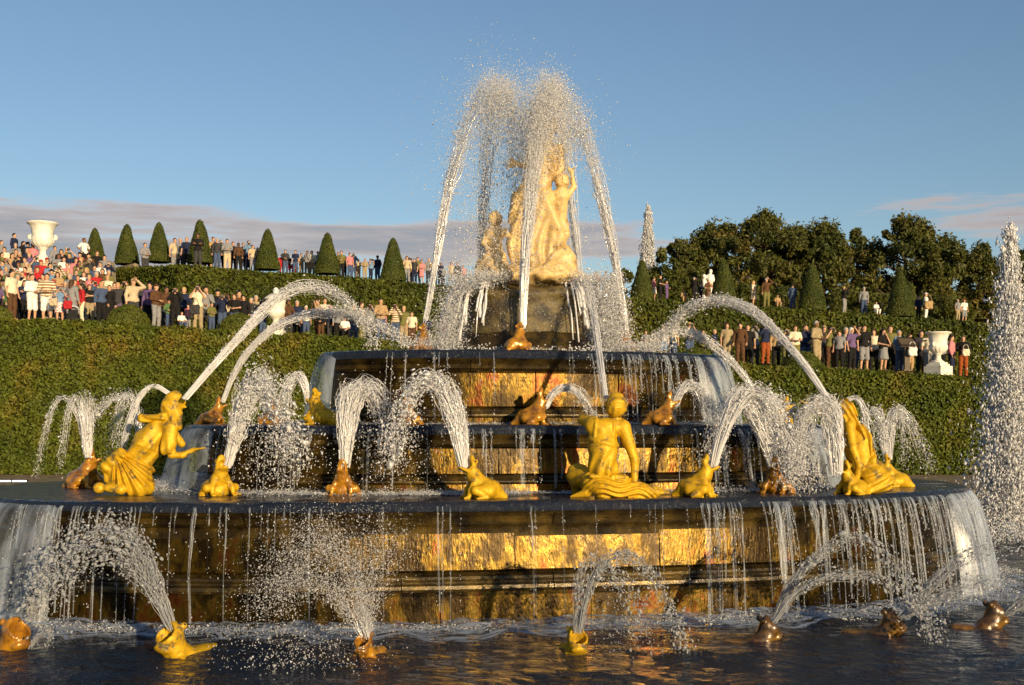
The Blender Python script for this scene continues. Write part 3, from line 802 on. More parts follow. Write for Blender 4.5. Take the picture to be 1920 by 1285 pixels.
# ------------------------------------------------------------------ water standing on the ledges and curling over the lips
def ledge(T, zl, inner, off, label):
    N = 360; u = np.arange(N) / N
    offs = [o for o in np.linspace(-inner, off * .80, 16)] + [off * 1.02, off * 1.12, off * 1.17, off * 1.16]
    zs = [zl] * 16 + [zl - .012, zl - .045, zl - .09, zl - .135]
    rows = []
    for k, (o, z) in enumerate(zip(offs, zs)):
        p, n_ = T.at(u, np.full(N, o), z)
        w = .010 * fbm(p * [1, 1, 0], 4.5, 3, 8) + .006 * fbm(p * [1, 1, 0], 14, 2, 9)
        if k < 17: p[:, 2] += w
        else: p += np.concatenate([n_, 0 * n_[:, :1]], 1) * (w * .5)[:, None]
        rows.append(p)
    v = np.stack(rows, 0).reshape(-1, 3); m = len(offs)
    i, j = np.meshgrid(np.arange(m - 1), np.arange(N), indexing='ij'); j2 = (j + 1) % N
    f = np.stack([i * N + j, (i + 1) * N + j, (i + 1) * N + j2, i * N + j2], -1).reshape(-1, 4)[:, ::-1]
    return tag(link("water_film", mesh("water_film", v, f, M['ledge_water'])), label, "water", "water standing on the tiers")
ledge(T1, 1.605, 3.3, .22, "dark blue water standing on the widest ledge among the gilded statues")
ledge(T2, 2.585, 1.25, .17, "dark water standing on the second ledge of the fountain")
ledge(T3, 3.725, 0.75, .15, "dark water standing on the third ledge at the pedestal's foot")

# ------------------------------------------------------------------ moving water
_oc = np.array([[1, 0, 0], [-1, 0, 0], [0, 1, 0], [0, -1, 0], [0, 0, 1], [0, 0, -1]], float)
_of = np.array([[4, 0, 2], [4, 2, 1], [4, 1, 3], [4, 3, 0], [5, 2, 0], [5, 1, 2], [5, 3, 1], [5, 0, 3]])
_tv = np.array([[1, 1, 1], [1, -1, -1], [-1, 1, -1], [-1, -1, 1]]) * .66
_tf = np.array([[0, 1, 2], [0, 3, 1], [0, 2, 3], [1, 3, 2]])
_ph = (1 + 5 ** .5) / 2
_iv = np.array([[-1, _ph, 0], [1, _ph, 0], [-1, -_ph, 0], [1, -_ph, 0], [0, -1, _ph], [0, 1, _ph], [0, -1, -_ph], [0, 1, -_ph], [_ph, 0, -1], [_ph, 0, 1], [-_ph, 0, -1], [-_ph, 0, 1]]); _iv /= np.linalg.norm(_iv[0])
_if = np.array([[0, 11, 5], [0, 5, 1], [0, 1, 7], [0, 7, 10], [0, 10, 11], [1, 5, 9], [5, 11, 4], [11, 10, 2], [10, 7, 6], [7, 1, 8], [3, 9, 4], [3, 4, 2], [3, 2, 6], [3, 6, 8], [3, 8, 9], [4, 9, 5], [2, 4, 11], [6, 2, 10], [8, 6, 7], [9, 8, 1]])
def drops(mb, pos, size, dirs=None, elong=1.5, big=False, tet=None):
    """little drops, drawn out along their flight"""
    n = len(pos)
    if n == 0: return
    size = np.broadcast_to(np.asarray(size, float), (n,)); elong = np.broadcast_to(np.asarray(elong, float), (n,))
    if big:                                             # only the largest few need a round outline
        m_ = size > np.quantile(size, .72)
        drops(mb, pos[~m_], size[~m_], None if dirs is None else dirs[~m_], elong[~m_], False, False); pos, size, elong = pos[m_], size[m_], elong[m_]; dirs = None if dirs is None else dirs[m_]; n = len(pos)
        if n == 0: return
    if tet is None: tet = np.median(size) < .0096
    bv, bf = (_iv, _if) if big else ((_tv, _tf) if tet else (_oc, _of))
    size = np.broadcast_to(np.asarray(size, float), (n,)); elong = np.broadcast_to(np.asarray(elong, float), (n,))
    if dirs is None: dirs = rng.normal(0, 1, (n, 3))
    t = dirs / (np.linalg.norm(dirs, axis=1)[:, None] + 1e-9)
    u = np.cross(t, rng.normal(0, 1, (n, 3))); u /= np.linalg.norm(u, axis=1)[:, None] + 1e-9
    w = np.cross(t, u)
    jit = rng.uniform(.75, 1.25, (n, 2))
    v = pos[:, None] + size[:, None, None] * (bv[None, :, 0:1] * (t * elong[:, None])[:, None] + bv[None, :, 1:2] * (u * jit[:, :1])[:, None] + bv[None, :, 2:3] * (w * jit[:, 1:])[:, None])
    f = (np.arange(n) * len(bv))[:, None, None] + bf[None]
    mb.add(v.reshape(-1, 3), f.reshape(-1, 3))

def curve(pts, n):
    p = np.asarray(pts, float); p = np.concatenate([[2 * p[0] - p[1]], p, [2 * p[-1] - p[-2]]])
    m = len(p) - 3; x = np.linspace(0, m - 1e-6, n); i = x.astype(int); t = (x - i)[:, None]
    a, b, c, d = p[i], p[i + 1], p[i + 2], p[i + 3]
    q = .5 * (2 * b + (c - a) * t + (2 * a - 5 * b + 4 * c - d) * t ** 2 + (3 * b - a - 3 * c + d) * t ** 3)
    L = np.concatenate([[0], np.cumsum(np.linalg.norm(np.diff(q, axis=0), axis=1))]); u = np.linspace(0, L[-1], n)
    return np.stack([np.interp(u, L, q[:, k]) for k in range(3)], 1)

def px_path(pts, d):
    """a path given by photograph points; d is one depth or one per point"""
    dd = np.broadcast_to(np.asarray(d, float), (len(pts),))
    return np.array([P(x, y, q) for (x, y), q in zip(pts, dd)])

def stream(mb, path, r0, r1, strands, ndrops, dsize, sr=0.02, t_end=(.4, .8), drop_from=.15, drop_pow=1.0, gauss=.6, big=False, nseg=34, core=None, elong=(1.2, 2.6), grow=1.0, dsig=.45):
    """ropes of water that follow a path, twist, thin out and break up into drops"""
    ndrops = int(ndrops * (2.2 if big else 2.5)); dsize = dsize * (.42 if big else .44); sr = sr * .34; strands = int(strands * 1.3); nseg = min(nseg, 18)
    c = curve(path, 160); tg = np.gradient(c, axis=0); tg /= np.linalg.norm(tg, axis=1)[:, None]
    L = np.linalg.norm(np.diff(c, axis=0), axis=1).sum()
    def at(t): return np.stack([np.interp(t, np.linspace(0, 1, 160), c[:, k]) for k in range(3)], -1)
    def tan(t): return np.stack([np.interp(t, np.linspace(0, 1, 160), tg[:, k]) for k in range(3)], -1)
    sp = lambda t: r0 + (r1 - r0) * t ** grow
    for k in range(strands):
        e = rng.uniform(*t_end); t = np.linspace(0, e, nseg)
        off = rng.normal(0, .5, 3); off *= min(1, 1 / (np.linalg.norm(off) + 1e-6))
        wob = np.stack([smooth_noise1(nseg, 9) for _ in range(3)], 1) * .45 * (t / max(e, .01))[:, None] ** .7
        q = at(t) + (off + wob) * sp(t)[:, None]
        prof = sr * rng.uniform(.6, 1.25) * (1 + .55 * smooth_noise1(nseg, 14)) * (1 - .55 * t / e) * np.clip((e - t) / (.30 * e) + .08, .08, 1)
        mb.tube(q, np.maximum(prof, .0015), 4, False)
    t = drop_from + (1 - drop_from) * rng.random(ndrops) ** drop_pow
    q = at(t) + rng.normal(0, gauss, (ndrops, 3)) * sp(t)[:, None]
    s = dsize * np.exp(rng.normal(0, dsig, ndrops))
    drops(mb, q, s, tan(t) + rng.normal(0, .35, (ndrops, 3)), rng.uniform(*elong, ndrops), big)

def cloud(mb, c, r, n, size, dsig=.4, big=False, elong=(1, 2.2), dirs=None, rot=None):
    """a loose burst of drops with a soft edge"""
    n = int(n * 2.6); size = size * .52
    q = rng.normal(0, 1, (n, 3)) * np.asarray(r, float)
    q = q + np.asarray(c, float)
    d = np.array([0, 0, 1.0]) + rng.normal(0, .5, (n, 3)) if dirs is None else np.asarray(dirs, float) + rng.normal(0, .3, (n, 3))
    drops(mb, q, size * np.exp(rng.normal(0, dsig, n)), d, rng.uniform(*elong, n), big)

def water_obj(name, label, cat, mb, mat, group, stuff=False):
    o = link(name, mb.build(name, M[mat]))
    c = np.concatenate(mb.v); b = np.array([c[:, 0].mean(), c[:, 1].mean(), c[:, 2].min()])
    o.data.transform(Matrix.Translation(-Vector(b))); o.location = b
    return tag(o, label, cat, group)

JG = "water jets of the fountain"
# --- the crown of jets round the marble group
TOPJ = [
    ("tall jet leaning in from the left frog of the top ledge", [(797, 600), (815, 500), (843, 345), (880, 224), (920, 159), (955, 182), (975, 261), (985, 354)], [19.2, 19.25, 19.35, 19.5, 19.6, 19.7, 19.7, 19.7], .05, .30, 30, 3600),
    ("tall jet rising straight before the marble group from the front frog", [(981, 612), (984, 500), (993, 382), (1006, 280), (1022, 187), (1040, 154), (1058, 215), (1066, 308)], [18.6, 18.65, 18.8, 19.0, 19.2, 19.4, 19.5, 19.5], .045, .27, 30, 4200),
    ("tall jet leaning in from the right frog of the top ledge", [(1174, 622), (1163, 540), (1140, 420), (1112, 299), (1080, 210), (1045, 178), (1015, 224), (1000, 327)], [19.45, 19.5, 19.55, 19.6, 19.7, 19.7, 19.7, 19.7], .045, .26, 30, 3400),
    ("jet from behind the marble group with its top bent to the left", [(900, 560), (905, 430), (912, 308), (922, 206), (935, 164), (950, 187), (960, 271), (965, 382)], [21.2, 21.1, 20.9, 20.7, 20.5, 20.3, 20.2, 20.2], .06, .34, 18, 3600),
    ("jet from behind the marble group with the highest top", [(1090, 560), (1075, 420), (1058, 289), (1042, 187), (1036, 159), (1018, 192), (1004, 271), (998, 382)], [21.2, 21.1, 20.9, 20.7, 20.4, 20.3, 20.2, 20.2], .06, .30, 18, 3200)]
for lab, pts, d, r0, r1, ns, nd in TOPJ:
    mb = MB(); pth = px_path(pts, d)
    stream(mb, pth, r0, r1, ns, nd, .011, sr=.022, t_end=(.35, .75), drop_from=.05, drop_pow=.75, gauss=.55, grow=1.2)
    pk = pth[4]
    cloud(mb, pk + [0, 0, -.30], (.15, .15, .22), 520, .012)
    water_obj("water_jet", lab, "water jet", mb, 'spray', JG)
mb = MB()
for (px, py, sx, sy, n) in [(915, 240, .26, .5, 2200), (985, 240, .24, .4, 2600), (1000, 320, .10, .5, 2200), (1012, 230, .14, .35, 2200), (925, 400, .3, .5, 1000), (940, 180, .22, .2, 900), (1035, 190, .16, .25, 900), (875, 330, .26, .6, 900), (1010, 450, .5, .4, 900),
                            (960, 500, .55, .12, 900), (1040, 250, .18, .3, 700), (850, 300, .5, .6, 260), (1110, 300, .25, .6, 220), (910, 450, .22, .3, 700)]:
    cloud(mb, P(px, py, 19.3), (sx, .4, sy), n, .0095)
water_obj("water_spray", "fine cloud of falling spray veiling the marble group at the top", "spray", mb, 'mist', None)
# water breaking over the pedestal
mb = MB()
for (px, py, sx, sy, n, s) in [(880, 530, .20, .10, 1300, .012), (850, 580, .13, .25, 1300, .012), (835, 625, .14, .18, 900, .012), (920, 520, .18, .05, 600, .012), (1140, 560, .13, .20, 1500, .013), (1150, 620, .15, .2, 1300, .013), (1105, 525, .15, .06, 700, .012),
                              (815, 645, .25, .05, 700, .012), (1180, 652, .3, .05, 800, .012), (1050, 600, .5, .3, 400, .007), (980, 590, .4, .3, 400, .007)]:
    cloud(mb, P(px, py, 19.1), (sx, .22, sy), n, s)
for k in range(60):
    a_ = rng.choice([rng.uniform(math.pi * 1.02, math.pi * 1.33), rng.uniform(math.pi * 1.68, math.pi * 2.0)]); r_ = rng.uniform(1.12, 1.2); v_ = rng.uniform(.2, 1.0); t = np.linspace(0, rng.uniform(.25, .42), 12)
    q = np.stack([(r_ + v_ * t) * np.cos(a_), (r_ + v_ * t) * np.sin(a_), 4.85 - .3 * t - 4.9 * t * t], 1); q[:, :2] += np.stack([smooth_noise1(12, 4), smooth_noise1(12, 4)], 1) * .02
    mb.tube(q, .018 * rng.uniform(.5, 1.4) * (1 + .5 * smooth_noise1(12, 5)), 5)
water_obj("water_spray", "white water breaking over both shoulders of the pedestal under the marble group", "spray", mb, 'spray', None)
# the stray stream that crosses the third tier above the seated figure's head
mb = MB(); stream(mb, px_path([(1136, 745), (1128, 690), (1118, 620), (1107, 560), (1095, 520), (1085, 512), (1072, 530)], [16.5, 16.9, 17.6, 18.3, 18.8, 19.0, 19.1]), .035, .10, 22, 420, .012, sr=.02, t_end=(.75, .95), drop_from=.3)
water_obj("water_jet", "upright jet from the seated gilded figure's mouth towards the pedestal", "water jet", mb, 'spray', JG)

# --- the big side arcs
ARC = [("long arch of water from the kneeling gilded figure at left to the third ledge", [(347, 746), (395, 690), (445, 635), (500, 575), (545, 545), (585, 538), (625, 548), (662, 578), (690, 620), (702, 652)], [16.6, 16.8, 17.0, 17.4, 17.8, 18.0, 18.3, 18.7, 19, 19.1], .055, .16, 46, 900, .016),
       ("second long arch at left, rising from the far corner frog of the second ledge", [(418, 752), (440, 700), (470, 655), (520, 612), (575, 592), (625, 586), (680, 597), (730, 622), (772, 648)], [19.6, 19.6, 19.5, 19.4, 19.4, 19.3, 19.2, 19.1, 19.0], .05, .14, 40, 900, .015),
       ("long arch of water from the long haired gilded figure to the third ledge", [(1552, 748), (1520, 700), (1480, 650), (1435, 603), (1390, 573), (1345, 563), (1300, 575), (1265, 602), (1238, 640), (1215, 665)], [17.3, 17.4, 17.6, 17.9, 18.2, 18.5, 18.8, 19.1, 19.3, 19.4], .05, .16, 44, 1000, .015),
       ("lower arch at right from the far frog of the second ledge towards the pedestal", [(1418, 742), (1395, 705), (1360, 668), (1320, 636), (1280, 622), (1245, 626), (1215, 645), (1195, 668)], [19.4, 19.4, 19.4, 19.3, 19.3, 19.3, 19.3, 19.3], .045, .14, 34, 800, .014)]
for lab, pts, d, r0, r1, ns, nd, s in ARC:
    mb = MB(); stream(mb, px_path(pts, d), r0 * .8, r1 * .85, ns, int(nd * 1.5), s, sr=.016, t_end=(.4, .95), drop_from=.1, drop_pow=.8, gauss=.5, nseg=44)
    water_obj("water_jet", lab, "water jet", mb, 'spray', JG)

# --- jets of the frogs on the widest ledge
def J(lab, paths, mat='spray'):
    mb = MB()
    for kw in paths:
        kw = dict(kw); pts = kw.pop('pts'); d = kw.pop('d'); burst = kw.pop('burst', None)
        pth = px_path(pts, d); stream(mb, pth, **kw)
        if burst:
            for (px, py, dd, r, n, s) in burst: cloud(mb, P(px, py, dd), r, n, s)
    return water_obj("water_jet", lab, "water jet", mb, mat, JG)
J("broad ragged jet spraying up right from the frog by the kneeling figure",
  [dict(pts=[(427, 872), (440, 820), (458, 765), (480, 730), (505, 735), (530, 790), (550, 860)], d=16.7, r0=.06, r1=.32, strands=60, ndrops=1300, dsize=.016, sr=.02, t_end=(.3, .62), gauss=.5, dsig=.6, burst=[(520, 850, 16.6, (.35, .2, .3), 420, .013)]),
   dict(pts=[(430, 868), (445, 800), (470, 720), (490, 705), (498, 730)], d=16.7, r0=.05, r1=.22, strands=30, ndrops=500, dsize=.018, sr=.018, t_end=(.5, .95))])
J("thick glassy column turning over right, from the frog facing the camera left of centre",
  [dict(pts=[(648, 872), (652, 820), (660, 765), (675, 730), (695, 728), (712, 760), (716, 800)], d=16.8, r0=.07, r1=.20, strands=80, ndrops=300, dsize=.014, sr=.024, t_end=(.65, 1.0), gauss=.4, burst=[(740, 830, 16.7, (.3, .2, .4), 480, .012)]),
   dict(pts=[(645, 872), (645, 820), (643, 765), (648, 735), (660, 728), (690, 728)], d=16.75, r0=.06, r1=.14, strands=50, ndrops=120, dsize=.012, sr=.024, t_end=(.8, 1.0))])
J("jet arching up left and collapsing in drops, from the frog left of the seated figure",
  [dict(pts=[(868, 880), (855, 815), (838, 755), (820, 718), (795, 715), (770, 740), (745, 800), (728, 860)], d=16.1, r0=.05, r1=.24, strands=60, ndrops=1500, dsize=.015, sr=.02, t_end=(.35, .75), gauss=.5, dsig=.6),
   dict(pts=[(872, 880), (868, 815), (855, 750), (838, 715), (820, 712), (800, 730)], d=16.15, r0=.05, r1=.14, strands=34, ndrops=240, dsize=.014, sr=.02, t_end=(.6, 1.0))])
J("jet sweeping up right in a dense sheet, from the frog right of the seated figure",
  [dict(pts=[(1337, 876), (1350, 825), (1368, 778), (1390, 745), (1415, 735), (1440, 760), (1470, 830), (1500, 905)], d=16.5, r0=.05, r1=.22, strands=80, ndrops=1500, dsize=.014, sr=.022, t_end=(.4, .8), gauss=.5, dsig=.6)])
J("jet rising left out of the wet orange frog at right, tangled with the next",
  [dict(pts=[(1447, 876), (1432, 825), (1412, 775), (1395, 748), (1372, 748), (1350, 790), (1335, 870)], d=17.3, r0=.05, r1=.24, strands=60, ndrops=900, dsize=.014, sr=.022, t_end=(.4, .75), gauss=.5),
   dict(pts=[(1450, 874), (1445, 820), (1440, 770), (1450, 745), (1475, 770), (1505, 840), (1530, 915)], d=17.3, r0=.05, r1=.22, strands=30, ndrops=1100, dsize=.014, sr=.018, t_end=(.35, .6), gauss=.55, dsig=.6)])
J("upright column of water beside the long haired gilded figure, spilling to both sides",
  [dict(pts=[(1572, 884), (1569, 830), (1564, 785), (1552, 757), (1530, 757), (1512, 800), (1500, 860)], d=16.9, r0=.07, r1=.2, strands=60, ndrops=800, dsize=.013, sr=.024, t_end=(.5, .85), gauss=.5),
   dict(pts=[(1566, 884), (1562, 830), (1556, 780), (1562, 757), (1575, 775)], d=16.9, r0=.08, r1=.16, strands=50, ndrops=150, dsize=.012, sr=.024, t_end=(.6, 1.0)),
   dict(pts=[(1545, 757), (1520, 762), (1505, 790), (1490, 850), (1480, 905)], d=16.9, r0=.03, r1=.14, strands=12, ndrops=900, dsize=.013, sr=.014, t_end=(.5, .9), gauss=.9)])
for lab, pp in [("cluster of thin jets falling both ways from the last frog at the ledge's right end",
                 [[(1663, 862), (1666, 810), (1672, 772), (1690, 770), (1712, 800), (1738, 860), (1745, 885)], [(1663, 862), (1660, 810), (1650, 775), (1632, 772), (1618, 800), (1610, 850)], [(1668, 862), (1672, 800), (1680, 770), (1688, 775), (1694, 810), (1700, 870)], [(1660, 862), (1650, 800), (1640, 772)]]),]:
    J(lab, [dict(pts=p, d=19.4, r0=.035, r1=.12, strands=14, ndrops=340, dsize=.013, sr=.016, t_end=(.5, .95), gauss=.6) for p in pp])
J("thin arc of water falling behind the long haired figure's shoulder", [dict(pts=[(1592, 748), (1605, 746), (1618, 765), (1628, 810), (1634, 865)], d=18.2, r0=.04, r1=.1, strands=14, ndrops=260, dsize=.012, sr=.018, t_end=(.6, 1.0))])
J("column with thin side arcs from the shaded frog at the left end of the ledge",
  [dict(pts=[(164, 852), (163, 810), (162, 770), (164, 748), (172, 756)], d=18.4, r0=.07, r1=.13, strands=44, ndrops=200, dsize=.013, sr=.022, t_end=(.7, 1.0)),
   dict(pts=[(160, 850), (150, 790), (132, 752), (112, 748), (95, 775), (80, 830), (66, 893)], d=18.4, r0=.03, r1=.07, strands=8, ndrops=240, dsize=.012, sr=.014, t_end=(.6, .95)),
   dict(pts=[(160, 850), (153, 780), (143, 742), (130, 765), (118, 820), (111, 885)], d=18.3, r0=.03, r1=.07, strands=7, ndrops=220, dsize=.012, sr=.013, t_end=(.6, .95)),
   dict(pts=[(168, 850), (172, 790), (185, 765), (205, 745), (228, 738)], d=18.5, r0=.03, r1=.08, strands=6, ndrops=160, dsize=.012, sr=.012, t_end=(.6, .95))])
J("thin curved jet bending left over the kneeling figure's back", [dict(pts=[(318, 740), (296, 727), (275, 730), (256, 757), (240, 800), (226, 852)], d=17.6, r0=.035, r1=.06, strands=22, ndrops=160, dsize=.011, sr=.02, t_end=(.8, 1.0))])
J("ragged cluster of falling drops behind the kneeling figure's back",
  [dict(pts=[(268, 850), (262, 800), (250, 750), (240, 740), (228, 765), (215, 820), (208, 860)], d=19.6, r0=.05, r1=.16, strands=18, ndrops=420, dsize=.013, sr=.014, t_end=(.4, .9)),
   dict(pts=[(240, 742), (215, 748), (195, 765), (183, 785)], d=19.6, r0=.03, r1=.06, strands=8, ndrops=90, dsize=.012, sr=.014, t_end=(.6, 1.0))])
# --- jets of the frogs on the second ledge
J("small arch of water spat to the left by the sunlit frog on the second ledge", [dict(pts=[(578, 755), (572, 725), (562, 706), (550, 706), (538, 730), (530, 775)], d=18.0, r0=.045, r1=.12, strands=40, ndrops=260, dsize=.012, sr=.02, t_end=(.6, 1.0))])
J("short thick column on the second ledge left of the sunlit frog", [dict(pts=[(500, 770), (498, 735), (494, 705), (490, 712)], d=18.8, r0=.08, r1=.15, strands=44, ndrops=260, dsize=.013, sr=.022, t_end=(.6, 1.0))])
J("low arch of water curving right from the frog behind the seated figure", [dict(pts=[(1024, 762), (1036, 738), (1055, 727), (1075, 730), (1095, 750), (1112, 785)], d=17.7, r0=.045, r1=.10, strands=40, ndrops=200, dsize=.012, sr=.018, t_end=(.6, 1.0))])
J("arch of water curving right from the dark frog on the second ledge at right", [dict(pts=[(1263, 765), (1275, 735), (1295, 722), (1315, 735), (1330, 765), (1340, 790)], d=17.9, r0=.05, r1=.14, strands=36, ndrops=420, dsize=.012, sr=.018, t_end=(.5, 1.0))])
# --- jets of the frogs in the pool
J("jet shooting up left from the open mouthed frog at lower left, shattering into drops",
  [dict(pts=[(324, 1180), (300, 1120), (275, 1060), (245, 1015), (212, 995), (175, 1005), (120, 1050), (60, 1110)], d=13.5, r0=.05, r1=.30, strands=46, ndrops=1500, dsize=.013, sr=.016, t_end=(.25, .55), gauss=.55, dsig=.55, big=True, drop_from=.2),
   dict(pts=[(320, 1180), (285, 1110), (240, 1060), (190, 1040), (120, 1070), (60, 1140)], d=13.4, r0=.03, r1=.26, strands=14, ndrops=700, dsize=.012, sr=.014, t_end=(.25, .5), gauss=.6, dsig=.55, big=True)], 'jet')
J("fan of fine bright spray thrown up by the small frog at lower centre left",
  [dict(pts=[(688, 1195), (670, 1120), (645, 1050), (600, 1010), (560, 1040), (520, 1110)], d=13.4, r0=.03, r1=.42, strands=10, ndrops=2600, dsize=.0075, sr=.010, t_end=(.1, .3), gauss=.55, drop_from=.05, drop_pow=.8),
   dict(pts=[(690, 1195), (695, 1110), (705, 1040), (720, 1000)], d=13.4, r0=.03, r1=.40, strands=6, ndrops=1700, dsize=.007, sr=.010, t_end=(.1, .3), gauss=.5, drop_from=.05, drop_pow=.9),
   dict(pts=[(680, 1195), (640, 1130), (590, 1090), (530, 1100), (480, 1150)], d=13.3, r0=.03, r1=.36, strands=5, ndrops=1500, dsize=.0075, sr=.010, t_end=(.1, .3), gauss=.5, burst=[(560, 1230, 12.9, (.45, .3, .18), 420, .009), (640, 1010, 13.6, (.5, .3, .3), 700, .006)])])
J("double stream from the frog mouth at lower centre, falling right in big clear drops",
  [dict(pts=[(1088, 1185), (1098, 1130), (1115, 1080), (1145, 1048), (1180, 1042), (1215, 1070), (1250, 1130), (1280, 1200), (1300, 1290)], d=13.5, r0=.03, r1=.14, strands=28, ndrops=560, dsize=.0155, sr=.013, t_end=(.25, .6), gauss=.55, dsig=.45, big=True, drop_from=.15),
   dict(pts=[(1080, 1185), (1084, 1130), (1092, 1070), (1115, 1050), (1150, 1075), (1185, 1130), (1205, 1200)], d=13.5, r0=.03, r1=.20, strands=16, ndrops=520, dsize=.012, sr=.012, t_end=(.25, .5), gauss=.6, dsig=.5, big=True, burst=[(1170, 1150, 13.4, (.28, .2, .28), 260, .011)])], 'jet')
J("jet from the first frog at lower right, arching right in two strings of drops",
  [dict(pts=[(1452, 1165), (1475, 1110), (1515, 1060), (1560, 1025), (1605, 1010), (1650, 1030), (1700, 1085), (1735, 1140), (1760, 1200)], d=14.2, r0=.035, r1=.13, strands=26, ndrops=620, dsize=.014, sr=.014, t_end=(.25, .55), gauss=.6, dsig=.5, big=True),
   dict(pts=[(1452, 1165), (1490, 1115), (1545, 1085), (1610, 1080), (1665, 1090), (1720, 1140), (1760, 1215), (1800, 1285)], d=14.0, r0=.03, r1=.12, strands=20, ndrops=560, dsize=.013, sr=.012, t_end=(.25, .55), gauss=.6, dsig=.5, big=True)], 'jet')
J("jet fanning up to the right from the second frog at lower right",
  [dict(pts=[(1690, 1160), (1735, 1110), (1790, 1060), (1850, 1025), (1920, 1005)], d=14.7, r0=.03, r1=.20, strands=26, ndrops=500, dsize=.013, sr=.013, t_end=(.3, .9), gauss=.5, big=True),
   dict(pts=[(1690, 1160), (1750, 1125), (1820, 1095), (1900, 1085)], d=14.6, r0=.03, r1=.18, strands=20, ndrops=420, dsize=.012, sr=.012, t_end=(.3, .9), gauss=.5, big=True)], 'jet')
J("jet leaving the picture at right from the last frog in the pool", [dict(pts=[(1886, 1150), (1915, 1130), (1960, 1105)], d=15.3, r0=.05, r1=.16, strands=26, ndrops=200, dsize=.012, sr=.016, t_end=(.6, 1.0))], 'jet')
J("small splash hopping right of the frog at the left edge", [dict(pts=[(55, 1215), (75, 1190), (95, 1185), (90, 1215)], d=13.6, r0=.03, r1=.05, strands=12, ndrops=60, dsize=.010, sr=.012, t_end=(.5, 1.0), big=True)], 'jet')
# --- the two great upright jets
mb = MB(); D_ = 27.0
stream(mb, px_path([(1890, 985), (1889, 850), (1889, 700), (1890, 560), (1893, 425)], D_), .05, .20, 80, 1200, .03, sr=.11, t_end=(.7, 1.0), drop_from=.1, gauss=.5, grow=1.5, elong=(1.5, 4))
n = 52000; t = rng.random(n) ** .62; cw = rng.beta(.9, 1.3, n); wv = .06 + .70 * t ** .85
q = np.stack([P(1895, 420, D_)[0] + rng.normal(0, .80, n) * wv * cw - .04 * t, np.full(n, CAMY + D_) + rng.normal(0, .8, n) * wv * cw, np.interp(t, [0, 1], [P(0, 425, D_)[2], .05]) + rng.normal(0, .08, n)], 1)
drops(mb, q, .0165 * np.exp(rng.normal(0, .45, n)) * (1.25 - .5 * cw), np.array([0, 0, 1.0]) + rng.normal(0, .2, (n, 3)), rng.uniform(1.4, 3.6, n), tet=True)
cloud(mb, P(1880, 985, D_), (1.3, .9, .16), 2200, .022); cloud(mb, P(1885, 960, D_), (.8, .6, .3), 1500, .018)
water_obj("water_jet", "tall white upright jet at the right edge of the picture", "water jet", mb, 'mist', "great upright jets")
mb = MB(); D_ = 112.0; n = 18000; t = rng.random(n) ** .75; wv = .20 + .62 * t
q = np.stack([P(1216, 390, D_)[0] - .25 * t + rng.normal(0, .5, n) * wv, CAMY + D_ + rng.normal(0, .5, n) * wv, np.interp(t, [0, 1], [P(0, 391, D_)[2], P(0, 560, D_)[2]]) + rng.normal(0, .2, n)], 1)
drops(mb, q, .038 * np.exp(rng.normal(0, .3, n)), np.array([0, 0, 1.0]) + rng.normal(0, .15, (n, 3)), rng.uniform(2, 5, n), tet=True)
water_obj("water_jet", "distant upright jet on the skyline between the statue and the dark trees", "water jet", mb, 'mist', "great upright jets")

# ------------------------------------------------------------------ water falling from the lips
def set_uv(me, uv):
    l = me.uv_layers.new(name="UVMap"); vi = np.empty(len(me.loops), dtype=np.int32); me.loops.foreach_get("vertex_index", vi)
    l.data.foreach_set("uv", np.asarray(uv, dtype=np.float32)[vi].ravel())

